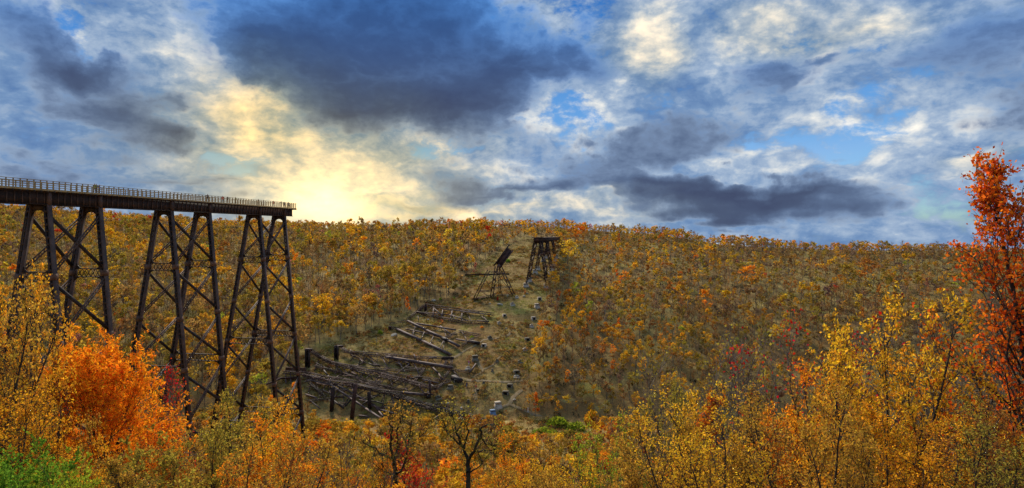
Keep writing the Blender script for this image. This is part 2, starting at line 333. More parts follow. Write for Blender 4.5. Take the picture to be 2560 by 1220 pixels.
# ------------------------------------------------------------------ the standing viaduct
AL = math.atan(220 / F)
BD = Vector((math.sin(AL), math.cos(AL), 0)); TD = Vector((math.cos(AL), -math.sin(AL), 0)); UP = Vector((0, 0, 1))   # along the bridge, towards the camera side, up
BASE0 = Vector((-88.87 * math.cos(AL), 0, 0))                   # foot of the near leg line
def make_tower(parent, origin, top_pts, along, trans, ztop, levels, ground_fn, w_top, k_near, k_far, leg_w=.82, brace=True, detail=True, steel='steel', face='steel_lit'):
    """a tower of two bents; top_pts = the tops of the two near legs"""
    t = link('tower', None, parent)
    legs = {}
    for bi, p in enumerate(top_pts):
        for side in (0, 1):                                     # 0 near, 1 far
            s0 = p if side == 0 else p - trans * w_top
            dirv = (trans * k_near if side == 0 else -trans * k_far) - UP
            z = s0.z; q = s0.copy()
            for _ in range(30):
                gz = ground_fn(q) + 1.2; q = s0 + dirv * (s0.z - gz)
            legs[bi, side] = (s0, q, dirv)
    def on(bi, side, z):
        s0, q, dv = legs[bi, side]; return s0 + dv * (s0.z - z)
    for (bi, side), (s0, q, dv) in legs.items():
        d = (q - s0).normalized(); L = (q - s0).length; o = trans - d * trans.dot(d); o.normalize(); b = d.cross(o).normalized()
        mb = MB(); h = leg_w
        mb.beam(s0 - o * (h / 2 - .06), q - o * (h / 2 - .06), .12, h, side=o)
        n = int(L / 1.05)
        for i in range(n + 1):
            c = s0 + d * min(L, i * 1.05)
            for sg in (-1, 1):
                cc = c + b * sg * (h / 2 - .03)
                mb.beam(cc - o * (h / 2 - .125), cc + o * (h / 2 - .125), .05, .36, up=d, side=b)
        for sg in (-1, 1):
            for so in (-1, 1):
                e = b * sg * (h / 2 - .075) + o * so * (h / 2 - .20); mb.beam(s0 + e, q + e, .16, .10, side=o)
        lg = mb.build('leg', M[steel], t, origin)
        mp = MB(); mp.beam(s0 + o * (h / 2 - .06), q + o * (h / 2 - .06), .12, h + .004, side=o)
        mp.build('cover_plate', M[face], t, origin)  # camera-side plate in lighter brown: its light is painted into the colour
        if detail:
            for lv in levels[1:]:
                if lv < q.z + 2: continue
                c = on(bi, side, lv); ms = MB(); ms.beam(c - d * .5, c + d * .5, h + .09, h + .09, side=o); ms.build('splice_plate', M['steel_rust'] if side == 0 else M[face], t, origin)
    for bi in (0, 1):
        # arch under the deck
        a, c = on(bi, 1, ztop), on(bi, 0, ztop); zt = ztop - .05
        mb = MB(); mb.beam(a + UP * -.35, c + UP * -.35, .30, .7)
        zs = ztop - .7; rise = 3.4 if detail else 2.2
        for k in range(12):
            f0, f1 = k / 12, (k + 1) / 12
            pts = []
            for f in (f0, f1):
                u = abs(2 * f - 1); drop = rise * (1 - math.sqrt(max(0, 1 - u ** 2.6)))
                zz = zs - .12 - drop; l = on(bi, 1, zz); r = on(bi, 0, zz); lo = l.lerp(r, f); hi = on(bi, 1, zs).lerp(on(bi, 0, zs), f); pts += [lo, hi]
            n = along * .08
            mb.hexa([pts[0] - n, pts[2] - n, pts[3] - n, pts[1] - n, pts[0] + n, pts[2] + n, pts[3] + n, pts[1] + n])
        mb.build('portal_arch', M[steel], t, origin)
        zfloor = max(legs[bi, 0][1].z, legs[bi, 1][1].z)
        for li, lv in enumerate(levels):
            if li % 2 == 0 or lv < zfloor + 1: continue
            hh = .72
            mb = MB()
            for zz in (lv + hh, lv - hh): mb.beam(on(bi, 1, zz), on(bi, 0, zz), .34, .16)
            wl = (on(bi, 0, lv) - on(bi, 1, lv)).length; n = max(4, int(wl / .8))
            for k in range(n):
                for (za, zb) in ((lv - hh, lv + hh), (lv + hh, lv - hh)):
                    p0 = on(bi, 1, za).lerp(on(bi, 0, za), k / n); p1 = on(bi, 1, zb).lerp(on(bi, 0, zb), (k + 1) / n); mb.beam(p0, p1, .05, .10, side=along)
            mb.build('lattice_strut', M[steel], t, origin)
            R = min(2.3, wl * .32)
            for side in (0, 1):
                for sg in (1, -1):
                    mk = MB()
                    for k in range(6):
                        pts = []
                        for a_ in (k / 6, (k + 1) / 6):
                            th = a_ * math.pi / 2; dx = R * (1 - math.sin(th)); dz = R * (1 - math.cos(th)) * 1.15
                            z1 = lv + sg * (hh + dz); z0 = lv + sg * hh
                            leg1 = on(bi, side, z1); inw = (on(bi, 1 - side, z1) - leg1).normalized()
                            leg0 = on(bi, side, z0); pts += [leg1 + inw * dx, leg0 + (on(bi, 1 - side, z0) - leg0).normalized() * dx]
                        nn = along * .07
                        mk.hexa([pts[0] - nn, pts[2] - nn, pts[3] - nn, pts[1] - nn, pts[0] + nn, pts[2] + nn, pts[3] + nn, pts[1] + nn])
                    mk.build('knee_bracket', M[steel], t, origin)
    if brace:
        lv = [ztop - .6] + list(levels[1:])
        for side in (0, 1):
            for i in range(len(lv) - 1):
                za, zb = lv[i] - .9, lv[i + 1] + .9
                zmin = max(legs[0, side][1].z, legs[1, side][1].z)
                if zb < zmin: zb = zmin + .5
                if za - zb < 4: continue
                for kind in (0, 1):
                    p0, p1 = (on(0, side, za), on(1, side, zb)) if kind == 0 else (on(1, side, za), on(0, side, zb))
                    off = trans * (.16 if kind else -.16); p0, p1 = p0 + off, p1 + off
                    d = (p1 - p0).normalized(); sdir = (trans - d * trans.dot(d)).normalized(); u = d.cross(sdir)
                    mb = MB()
                    if kind == 0: mb.beam(p0, p1, .24, .52, side=sdir)
                    else:
                        for sg in (-1, 1): mb.beam(p0 + u * .23 * sg, p1 + u * .23 * sg, .24, .12, side=sdir)
                        L = (p1 - p0).length; n = int(L / .55)
                        for k in range(n):
                            a_, b_ = p0 + d * (L * k / n), p0 + d * (L * (k + 1) / n); sg = 1 if k % 2 else -1
                            mb.beam(a_ + u * .16 * sg, b_ - u * .16 * sg, .05, .09, side=sdir)
                    mb.build('diagonal_brace', M[face if kind else steel], t, origin)
    return legs
def make_viaduct():
    T0, T1 = 76.0, 174.3
    P = lambda t, off, z: BASE0 + BD * t + TD * off + UP * z
    org = P(T1, -1.5, -62); v = link('steel_viaduct', None, None, tuple(org))
    tag(v, 'dark rusted steel viaduct on tall lattice towers, timber-railed walkway ending in mid-air', 'bridge')
    zd, zg0, zg1 = 6.55, 6.25, 4.25
    for off in (-.1, -2.9):
        mb = MB(); mb.beam(P(T0, off, (zg0 + zg1) / 2), P(T1 - .9, off, (zg0 + zg1) / 2), .10, zg0 - zg1, side=TD)
        for zz in (zg0, zg1): mb.beam(P(T0, off, zz), P(T1 - .9, off, zz), .46, .09, side=TD)
        gd = mb.build('girder', M['steel'], v, org)
        if off > -1:
            st = None; t = T0 + .4
            while t < T1 - 1:
                if st is None:
                    m2 = MB(); m2.beam(Vector((0, 0, -(zg0 - zg1) / 2 + .05)), Vector((0, 0, (zg0 - zg1) / 2 - .05)), .13, .16, side=TD); me = mesh_quads('stiffener', np.array(m2.v), np.array(m2.f), M['steel_lit'])
                o = link('stiffener', me, gd, tuple(P(t, off + .13, (zg0 + zg1) / 2) - org)); st = o; t += 1.22
    mb = MB(); mb.beam(P(T0, -1.5, zd - .12), P(T1, -1.5, zd - .12), 4.5, .16, side=TD)
    dk = mb.build('walkway', M['timber'], v, org)
    mb = MB(); mb.beam(P(T1 - .95, -.1, 5.25), P(T1 - .95, -2.9, 5.25), .1, 1.9); mb.build('end_plate', M['steel'], v, org)
    tie = None; t = T0 + .3
    while t < T1:
        if tie is None:
            m2 = MB(); m2.beam(TD * -2.35, TD * 2.35, .24, .24); tie = mesh_quads('sleeper', np.array(m2.v), np.array(m2.f), M['steel'])
        link('sleeper', tie, dk, tuple(P(t, -1.5, zd - .325) - org)); t += 1.15
    def member(mb, name, parent): return mb.build(name, M['timber'], parent, org)
    for off in (.72, -3.72):
        rl = link('railing', None, v)
        for zz, w, h in ((zd + 1.40, .20, .07), (zd + 1.08, .05, .10), (zd + .72, .05, .10), (zd + .38, .05, .10), (zd + .03, .06, .16)):
            mb = MB(); mb.beam(P(T0, off, zz), P(T1, off, zz), w, h, side=TD); member(mb, 'rail', rl)
        m2 = MB(); m2.beam(Vector((0, 0, -.22)), Vector((0, 0, 1.36)), .13, .13, side=TD); pm = mesh_quads('post', np.array(m2.v), np.array(m2.f), M['timber'])
        t = T0
        while t <= T1 + .01: link('post', pm, rl, tuple(P(t, off - .10, zd) - org)); t += 1.1
    rl = link('railing', None, v)
    for zz, w, h in ((zd + 1.40, .16, .07), (zd + 1.08, .05, .10), (zd + .72, .05, .10), (zd + .38, .05, .10)):
        mb = MB(); mb.beam(P(T1, -3.6, zz), P(T1, .6, zz), w, h); member(mb, 'rail', rl)
    for k in range(1, 5): link('post', pm, rl, tuple(P(T1 - .1, -3.62 + k * .85, zd) - org))
    # tables of the viewing benches that show between the posts
    levels = [4.2, -7.3, -18.0, -28.4, -39.4, -50.0, -60.5]
    gf = lambda q: float(terrain(q.x, q.y))
    for ta, tb in ((96.5, 106.4), (124.2, 136.3), (156.5, 168.8)):
        lg = make_tower(v, org, [P(ta, 0, 4.2), P(tb, 0, 4.2)], BD, TD, 4.2, levels, gf, 3.0, 1 / 10.5, 1 / 5.5)
        mb = MB()
        for bi, tt in enumerate((ta, tb)): mb.beam(P(tt, .12, 6.2), P(tt, .12, 4.2), .5, .8, side=BD)
        mb.build('leg_cap', M['steel_lit'], v, org)
        for (s0, q, d) in lg.values():
            pier((q.x, q.y, gf(q) - .8), 2.6, 2.0, 'stone footing under a leg of the standing viaduct', 'footings of the standing viaduct', var=0)
PIER_MESH = {}
def pier_mesh(var):
    """weathered tapered concrete block with a cap course; one variant hollow at the front, one broken"""
    if var in PIER_MESH: return PIER_MESH[var]
    rng = np.random.default_rng(40 + var); mb = MB()
    def frustum(z0, z1, a, b, j=.03):
        c = []
        for (z, r) in ((z0, a), (z1, b)):
            for sx, sy in ((-1, -1), (1, -1), (1, 1), (-1, 1)): c.append(Vector((sx * r * .5 + rng.normal(0, j), sy * r * .5 + rng.normal(0, j), z + rng.normal(0, j))))
        mb.hexa(c)
    if var == 0:
        frustum(-.9, .60, 1.30, .76); frustum(.60, .78, .74, .68); frustum(.78, .95, .76, .70)
    elif var == 1:
        frustum(-.9, .30, 1.25, .92, .05); frustum(.30, .62, .88, .66, .09); frustum(.60, .84, .50, .30, .08)
    else:
        for sx in (-1, 1):
            mb.hexa([Vector((sx * .42 + dx, dy, z)) for z, k in ((-.9, 1), (.62, .8)) for dx, dy in ((-.13 * k, -.5 * k), (.13 * k, -.5 * k), (.13 * k, .5 * k), (-.13 * k, .5 * k))])
        mb.hexa([Vector((x * k, y * k, z)) for z, k in ((.60, 1.0), (.86, .86)) for x, y in ((-.5, -.42), (.5, -.42), (.5, .46), (-.5, .46))])
        mb.hexa([Vector((x, y, z)) for z in (-.9, .6) for x, y in ((-.30, .2), (.30, .2), (.30, .4), (-.30, .4))])
    me = mesh_quads('pier', np.array(mb.v), np.array(mb.f), None)
    PIER_MESH[var] = me; return me
def pier(loc, w, h, label, group, var=0, mat='concrete', rz=0.0, tilt=0.0):
    me = pier_mesh(var).copy(); me.materials.append(M[mat])
    o = link('concrete_pier', me, None, loc); o.scale = (w, w, h); o.rotation_euler = (tilt, 0, rz)
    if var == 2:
        m2 = MB(); m2.hexa([Vector((x, y, z)) for z in (-.9, .55) for x, y in ((-.29, -.20), (.29, -.20), (.29, .19), (-.29, .19))])  # added block fills the opening, painted near-black as its shade
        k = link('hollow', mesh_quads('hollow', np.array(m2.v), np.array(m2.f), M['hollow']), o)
    return tag(o, label, 'pier', group)
make_viaduct()

# ------------------------------------------------------------------ trees
def nrm(a): return a / np.maximum(np.linalg.norm(a, axis=-1, keepdims=True), 1e-9)
def tubes(segs, k=3):
    P0 = np.array([s[0] for s in segs]); P1 = np.array([s[1] for s in segs]); R0 = np.array([s[2] for s in segs]); R1 = np.array([s[3] for s in segs])
    d = nrm(P1 - P0); ref = np.where(np.abs(d[:, 2:3]) > .9, np.array([[1., 0, 0]]), np.array([[0, 0, 1.]]))
    u = nrm(np.cross(d, ref)); v = np.cross(d, u)
    th = np.arange(k) * 2 * math.pi / k
    ring = u[:, None, :] * np.cos(th)[None, :, None] + v[:, None, :] * np.sin(th)[None, :, None]
    A = P0[:, None, :] + ring * R0[:, None, None]; B = P1[:, None, :] + ring * R1[:, None, None]
    V = np.concatenate([A, B], 1).reshape(-1, 3); n = len(segs)
    b = np.arange(n)[:, None] * 2 * k; i = np.arange(k)[None, :]; j = (i + 1) % k
    return V, np.stack([b + i, b + j, b + k + j, b + k + i], -1).reshape(-1, 4)
def leaf_quads(C, ln, wd, rng, droop=0.0, axis=None):
    n = len(C); a = nrm(rng.normal(size=(n, 3)) + (0 if axis is None else axis) + np.array([0, 0, -droop]))
    b = nrm(np.cross(a, rng.normal(size=(n, 3))))
    s = rng.uniform(.65, 1.25, (n, 1)); a = a * s * ln * .5; b = b * s * wd * .5
    return np.stack([C - a, C + b + a * .1, C + a, C - b + a * .1], 1).reshape(-1, 3), np.arange(4 * n).reshape(n, 4)
def tree_parts(seed, style):
    """unit tree: 10 m tall; returns wood segments and twig lines that carry leaves"""
    r = np.random.default_rng(seed); segs = []; twigs = []
    P = dict(gold=(4, 15, 6, 4, .55, .34, .16), dense=(1, 36, 9, 5, .95, .46, .24), maple=(1, 40, 8, 4, .50, .34, .12), thin=(5, 15, 7, 4, .48, .36, .10), bare=(1, 12, 7, 6, .85, .46, .44), twig=(4, 13, 8, 5, .40, .30, .18), shrub=(6, 10, 6, 4, .75, .55, .05))[style]
    stems, limbs, subs, tw, outw, rad, low = P
    H = 10.0
    def bend(p, d, L, n, r0, r1, up=.15, wob=.12):
        pts = [p]
        for i in range(n):
            d = nrm(d + r.normal(0, wob, 3) + np.array([0, 0, up])); q = pts[-1] + d * L / n
            segs.append((pts[-1], q, r0 + (r1 - r0) * i / n, r0 + (r1 - r0) * (i + 1) / n)); pts.append(q)
        return pts, d
    for s in range(stems):
        if stems == 1: d0 = nrm(np.array([r.normal(0, .04), r.normal(0, .04), 1.0])); hs = H * .93
        else:
            th = s * 2 * math.pi / stems + r.uniform(-.4, .4); k = .26 if style != 'shrub' else .7; d0 = nrm(np.array([math.cos(th) * k, math.sin(th) * k, 1.0])); hs = H * r.uniform(.72, 1.0)
        tr = {'bare': .19, 'dense': .17, 'maple': .12}.get(style, .12)
        pts, _ = bend(np.array([r.normal(0, .12), r.normal(0, .12), 0.0]), d0, hs, 10, tr * (1 if stems < 3 else .8), .018 if style != 'bare' else .07, .05 if stems > 1 else .02, .10 if style == 'bare' else .055)
        pts = np.array(pts)
        nl = max(3, limbs if stems < 3 else limbs)
        for i in range(nl):
            f = low + (1 - low) * (i + r.uniform(0, 1)) / nl; f = min(f, .985)
            k = f * 10; i0 = int(k); p = pts[i0] + (pts[min(i0 + 1, 10)] - pts[i0]) * (k - i0)
            prof = {'dense': math.sqrt(max(.05, 1 - ((f - .45) / .62) ** 2)), 'bare': 1.15 - .6 * f, 'maple': max(.16, 1.12 - 1.0 * f), 'gold': max(.2, 1.05 - .75 * f), 'thin': max(.25, 1.0 - .6 * f), 'twig': 1.0 - .5 * f, 'shrub': .8}[style]
            L = H * rad * prof * r.uniform(.75, 1.15)
            th = i * 2.399 + r.uniform(-.5, .5); o = np.array([math.cos(th), math.sin(th), 0.0])
            d = nrm(o * outw + np.array([0, 0, 1.0 - .35 * outw + .3 * f]))
            r0 = max(.018, tr * (.42 if style != 'bare' else .62) * (1.1 - f))
            lp, _ = bend(p, d, L, 5, r0, .009, .10 if style != 'bare' else .02, .16 if style != 'bare' else .28)
            lp = np.array(lp)
            for j in range(subs):
                g_ = .25 + .75 * (j + r.uniform(0, 1)) / subs; k2 = min(4.99, g_ * 5); j0 = int(k2); p2 = lp[j0] + (lp[j0 + 1] - lp[j0]) * (k2 - j0)
                d2 = nrm(nrm(lp[j0 + 1] - lp[j0]) * .8 + r.normal(0, .55, 3) + np.array([0, 0, .25]))
                L2 = L * r.uniform(.22, .42) * (1.15 - .5 * g_) + .25
                sp, _ = bend(p2, d2, L2, 2, .010, .005, .1, .15)
                for t_ in range(tw):
                    q0 = sp[0] + (sp[2] - sp[0]) * r.uniform(.15, 1.0); d3 = nrm(nrm(sp[2] - sp[0]) * .6 + r.normal(0, .6, 3) + np.array([0, 0, .2]))
                    q1 = q0 + d3 * L2 * r.uniform(.35, .8); segs.append((q0, q1, .006, .003)); twigs.append((q0, q1))
    return segs, np.array(twigs)
FG = {}
def fg_proto(kind):
    """foreground tree meshes (wood, leaves); leaf-sized faces hung along the twigs"""
    if kind in FG: return FG[kind]
    style, seed, per, ln, wd, keep, droop, bark = {
        'gold_a': ('gold', 1, 8, .135, .062, .72, .6, 'bark'), 'gold_b': ('gold', 2, 7, .135, .06, .70, .5, 'bark'), 'gold_c': ('gold', 3, 8, .13, .06, .72, .6, 'bark'),
        'dense_a': ('dense', 4, 20, .15, .05, 1.0, .1, 'bark'), 'maple_a': ('maple', 5, 10, .095, .075, .62, .2, 'bark'), 'maple_b': ('maple', 6, 6, .11, .085, .5, .2, 'bark'),
        'maple_c': ('maple', 16, 5, .10, .075, .28, .2, 'bark_grey'), 'thin_a': ('thin', 7, 6, .11, .062, .75, .3, 'bark'), 'thin_b': ('thin', 8, 5, .11, .062, .7, .3, 'bark'),
        'bare_a': ('bare', 9, 4, .16, .11, .55, .3, 'bark_moss'), 'bare_b': ('bare', 10, 4, .16, .11, .45, .3, 'bark_moss'), 'twig_a': ('twig', 11, 3, .12, .08, .22, .2, 'bark_grey'), 'twig_b': ('twig', 12, 2, .12, .08, .12, .2, 'bark_grey'),
        'shrub_a': ('shrub', 13, 10, .20, .13, 1.0, .2, 'bark'), 'shrub_b': ('shrub', 14, 9, .20, .12, .95, .2, 'bark')}[kind]
    segs, tw = tree_parts(seed, style); r = np.random.default_rng(seed + 100)
    big = [s for s in segs if s[2] > .03]; small = [s for s in segs if s[2] <= .03]
    V1, Q1 = tubes(big, 6); V2, Q2 = tubes(small, 3)
    hmax = max(V1[:, 2].max(), tw[:, :, 2].max()); sc = 10.0 / hmax
    wood = mesh_quads('trunk', np.concatenate([V1, V2]) * sc, np.concatenate([Q1, Q2 + len(V1)]), M[bark])
    n = len(tw); f = r.uniform(.1, 1.08, (n, per)); k = r.uniform(size=(n, per)) < keep
    C = tw[:, None, 0] + (tw[:, None, 1] - tw[:, None, 0]) * f[..., None] + r.normal(0, .055, (n, per, 3))
    LV, LQ = leaf_quads(C[k] * sc, ln, wd, r, droop)
    rn = r.uniform(size=len(LQ)); leaves = mesh_quads('crown', LV, LQ, M['leaf'], {'rnd': ('FLOAT', rn)})
    FG[kind] = (wood, leaves); return FG[kind]
COLR = dict(gold=(.82, .395, .024), yellow=(.84, .50, .032), orange=(.90, .335, .018), deep=(.70, .19, .016), red=(.62, .045, .014), crimson=(.50, .022, .018), rust=(.40, .17, .035), olive=(.38, .30, .045), lime=(.36, .44, .035), green=(.17, .32, .03), pink=(.50, .20, .12), tan=(.40, .29, .12), grey=(.27, .215, .155), brown=(.32, .22, .10), bronze=(.54, .315, .045))
HILLC = dict(COLR, gold=(.74, .415, .030), yellow=(.76, .51, .045), orange=(.84, .32, .025), bronze=(.58, .30, .035), olive=(.385, .262, .042), rust=(.44, .18, .035), tan=(.43, .26, .08), grey=(.245, .165, .10), brown=(.30, .165, .058), pink=(.52, .22, .14), lime=(.42, .46, .05))
def place_tree(name, wood, leaves, base, h, col, label, group, rz, wide=1.0, cat='tree'):
    t = link(name, None, None, tuple(base)); s = h / 10.0
    t.scale = (s * wide, s * wide, s); t.rotation_euler = (0, 0, rz)
    link('trunk', wood, t)
    if leaves is not None:
        c = link('crown', leaves, t); c.color = (*col, 1)
    return tag(t, label, cat, group)
def fg_tree(px, py, Y, kind, col, label, group=None, wide=1.0, rz=None, name='autumn_tree', cat='tree', seed=[0]):
    seed[0] += 1; p = at(px, py, Y); gz = float(terrain(p.x, p.y)); h = p.z - gz + .1
    w, l = fg_proto(kind)
    return place_tree(name, w, l, (p.x, p.y, gz - .1), h, COLR[col] if isinstance(col, str) else col, label, group, seed[0] * 1.7 if rz is None else rz, wide * (10.0 / h) ** .35, cat)
HERO = [  # px, py of the top, distance, mesh, colour, width, label
    (8, 650, 19, 'thin_a', 'gold', .55, 'sparse golden tree with thin dark branches against the first viaduct tower'),
    (-60, 600, 17, 'thin_b', 'bronze', .8, 'thin bronze-leaved tree cut by the frame edge below the viaduct walkway'),
    (62, 745, 21, 'thin_b', 'gold', .5, 'golden open tree in front of the first tower feet'),
    (100, 860, 22, 'thin_b', 'bronze', .4, 'bronze-gold slim tree crowding the side of the big orange tree'),
    (50, 905, 15, 'thin_a', 'gold', .7, 'leafy golden sapling above the green shrub'),
    (130, 1000, 17, 'thin_a', 'bronze', .45, 'bronze sapling left of the big orange tree'),
    (205, 1085, 15, 'gold_b', 'gold', .6, 'bronze young tree at the foot of the big orange tree'),
    (288, 800, 24, 'dense_a', 'orange', .92, 'big dense bright orange tree in front of the second tower'),
    (432, 915, 33, 'maple_c', 'red', .75, 'thin red-leaved tree beside the big orange tree'),
    (480, 985, 33, 'maple_c', 'rust', .8, 'small red and brown tree below the second tower'),
    (12, 1080, 11, 'shrub_a', 'green', .55, 'bright green shrub at the lower corner'),
    (85, 1120, 12, 'shrub_b', 'lime', .6, 'yellow-green shrub beside the bright green shrub'),
    (330, 1095, 16, 'shrub_b', 'olive', .8, 'olive shrub with green leaves under the big orange tree'),
    (390, 1060, 22, 'gold_c', 'deep', .8, 'low orange tree under the red-leaved tree'),
    (540, 1000, 42, 'gold_a', 'bronze', .95, 'bronze-yellow tree hiding the second tower feet'),
    (615, 965, 46, 'gold_b', 'olive', 1.0, 'olive-gold tree between the second and third towers'),
    (700, 985, 50, 'gold_c', 'gold', 1.0, 'golden tree in front of the third tower legs'),
    (640, 1070, 30, 'gold_a', 'yellow', .8, 'yellow-green tree below the third tower'),
    (720, 1085, 27, 'gold_b', 'orange', .95, 'low orange-gold tree right under the last tower leg'),
    (835, 1060, 42, 'gold_c', 'bronze', 1.0, 'bronze tree in front of the nearest fallen wreck'),
    (900, 1085, 36, 'twig_a', 'olive', 1.0, 'mossy half-bare tree in front of the fallen wreck'),
    (1062, 1062, 47, 'maple_b', 'red', .9, 'red tree between the two dark gnarled trees'),
    (960, 1110, 40, 'gold_a', 'orange', .8, 'orange tree behind the straight dark trunk'),
    (1250, 1085, 55, 'gold_b', 'orange', .9, 'orange tree at the lower edge of the clearing'),
    (1330, 1120, 45, 'thin_b', 'gold', .9, 'slender golden tree under the green bushes'),
    (1395, 1110, 40, 'thin_a', 'bronze', .9, 'slender bronze tree under the green bushes'),
    (1480, 1100, 38, 'twig_b', 'brown', .9, 'thin bare tree beside the lime-leaved sapling'),
    (1542, 1035, 36, 'thin_b', 'lime', .75, 'sapling with fresh lime-green leaves above the golden thicket'),
    (1600, 990, 42, 'twig_a', 'brown', .9, 'grey bare leaning tree right of the lime-leaved sapling'),
    (1660, 930, 50, 'gold_b', 'olive', .9, 'olive-gold tree behind the bare trees'),
    (1690, 985, 30, 'maple_b', 'deep', .8, 'thin tree with scattered orange-red leaves in the golden thicket'),
    (1745, 1000, 27, 'gold_a', 'yellow', .8, 'yellow-green bushy tree in the golden thicket'),
    (1770, 790, 38, 'twig_a', 'olive', 1.05, 'tall bare mossy tree standing above the golden thicket'),
    (1840, 800, 40, 'twig_b', 'olive', 1.0, 'bare grey-green tree with upright limbs next to the tall bare mossy one'),
    (1850, 965, 26, 'thin_a', 'bronze', .9, 'half-bare tree with yellow tassels of leaves below the bare trees'),
    (1990, 885, 23, 'gold_c', 'orange', .95, 'orange-gold many-stemmed tree left of the tallest golden tree'),
    (2015, 755, 33, 'twig_a', 'red', 1.1, 'bare spreading dark tree with a few red leaves'),
    (2190, 712, 20, 'gold_a', 'yellow', .8, 'tallest golden tree with drooping yellow-green leaves'),
    (2120, 930, 17, 'gold_b', 'gold', .9, 'golden tree at the foot of the tallest golden tree'),
    (2330, 850, 21, 'gold_b', 'gold', .95, 'golden many-stemmed tree between the tallest golden tree and the red maple'),
    (2420, 800, 24, 'twig_b', 'gold', 1.0, 'bare dark-branched tree beside the red maple'),
    (2460, 900, 18, 'gold_c', 'yellow', .85, 'yellow leafy tree under the red maple'),
    (2280, 1020, 15, 'thin_a', 'gold', .9, 'low golden tree below the tallest golden tree'),
    (2606, 350, 17.5, 'maple_a', (.78, .19, .018), 1.0, 'tall red-orange maple rising above the ridge at the frame edge'),
    (2512, 560, 18.5, 'maple_b', (.78, .17, .015), .85, 'deep red smaller maple leaning against the tall red-orange maple'),
    (2415, 590, 25, 'twig_b', 'brown', .7, 'leafless twiggy tree whose top crosses the skyline beside the red maple'),
    (2520, 1010, 13, 'thin_b', 'olive', .9, 'dark-stemmed thin tree at the lower corner under the maple'),
]
HERO_TURN = [h[0] for h in HERO].index(1062)
for i, (px, py, Y, kind, col, wide, label) in enumerate(HERO):
    shrub = kind.startswith('shrub')
    fg_tree(px, py, Y, kind, col, label, None, wide, rz=1.7 * (i + (1 if i < HERO_TURN else 3)), name='leafy_shrub' if shrub else ('bare_tree' if kind.startswith(('bare', 'twig')) else 'autumn_tree'), cat='shrub' if shrub else 'tree')
def gnarled_tree(limbs, Y, base_px, label, col, seed, keep):
    """old half-bare tree: its main limbs follow given lines but wander in depth, side branches and twigs grow from them"""
    r = np.random.default_rng(seed); b = at(base_px, 1220, Y); gz = float(terrain(b.x, b.y)); org = np.array([b.x, b.y, gz - .2])
    cv = lambda x, y: np.array(at(700 + x / 3.556, 940 + y / 3.556, Y))
    segs = [(np.zeros(3), cv(*limbs[0][0][0]) - org, limbs[0][1] * 1.25, limbs[0][1])]; tips = []; ends = {}
    for pts, r0, r1 in limbs:
        P = []; dy = ends.get(pts[0], 0.0)
        for i, q in enumerate(pts):
            w = cv(*q) - org; w[1] += dy; P.append(w); ends.setdefault(q, dy); dy += r.normal(0, .35)
        fine = []
        for a, c in zip(P[:-1], P[1:]):
            for k in range(3): fine.append(a + (c - a) * k / 3 + (r.normal(0, .035, 3) if k else 0))
        fine.append(P[-1]); n = len(fine) - 1
        for i in range(n):
            segs.append((fine[i], fine[i + 1], r0 + (r1 - r0) * i / n, r0 + (r1 - r0) * (i + 1) / n))
            if r0 + (r1 - r0) * i / n < .13: tips += [(fine[i], nrm(fine[i + 1] - fine[i]))] * (1 if r.uniform() < .7 else 0)
        tips += [(fine[-1], nrm(fine[-1] - fine[-2]))] * 5
    tw = []
    for p, d in tips:
        d1 = nrm(d * .5 + r.normal(0, .6, 3) + np.array([0, 0, .35])); L = r.uniform(.5, 1.5); q = p + d1 * L; segs.append((p, q, .028, .012))
        for _ in range(4):
            f = r.uniform(.25, 1); a = p + (q - p) * f; d2 = nrm(d1 * .6 + r.normal(0, .55, 3) + np.array([0, 0, .15])); e = a + d2 * r.uniform(.3, .8); segs.append((a, e, .011, .005))
            for _ in range(3): g_ = a + (e - a) * r.uniform(.2, 1); h_ = g_ + nrm(d2 * .5 + r.normal(0, .6, 3)) * r.uniform(.2, .45); segs.append((g_, h_, .006, .003)); tw.append((g_, h_))
    tw = np.array(tw); t = link('gnarled_tree', None, None, tuple(org)); big = [s_ for s_ in segs if s_[2] > .03]; sm = [s_ for s_ in segs if s_[2] <= .03]
    big = [(a_, b_, c_ * .72, d_ * .72) for a_, b_, c_, d_ in big]; V1, Q1 = tubes(big, 7); V2, Q2 = tubes(sm, 3); link('trunk', mesh_quads('trunk', np.concatenate([V1, V2]), np.concatenate([Q1, Q2 + len(V1)]), M['bark_moss']), t)
    n = len(tw); f = r.uniform(0, 1.1, (n, 4)); k = r.uniform(size=(n, 4)) < keep; C = (tw[:, None, 0] + (tw[:, None, 1] - tw[:, None, 0]) * f[..., None] + r.normal(0, .05, (n, 4, 3)))[k]
    LV, LQ = leaf_quads(C, .15, .09, r, .3); c = link('crown', mesh_quads('crown', LV, LQ, M['leaf'], {'rnd': ('FLOAT', r.uniform(size=len(LQ)))}), t); c.color = (*COLR[col], 1); tag(t, label, 'tree')
gnarled_tree([([(1030, 1000), (1028, 860), (1036, 700)], .21, .17), ([(1036, 700), (1018, 560), (1040, 400), (1020, 330)], .14, .05), ([(1036, 700), (950, 640), (850, 575)], .10, .04), ([(1036, 700), (1075, 600), (1060, 450), (1090, 380)], .11, .04), ([(1028, 860), (925, 820)], .09, .04),
              ([(1028, 860), (1100, 800), (1138, 640), (1170, 440)], .11, .04), ([(1138, 640), (1095, 545)], .07, .03), ([(1138, 640), (1230, 560)], .06, .03)], 38, 990, 'dark gnarled half-bare tree with a straight trunk below the wreck', 'bronze', 5, .34)
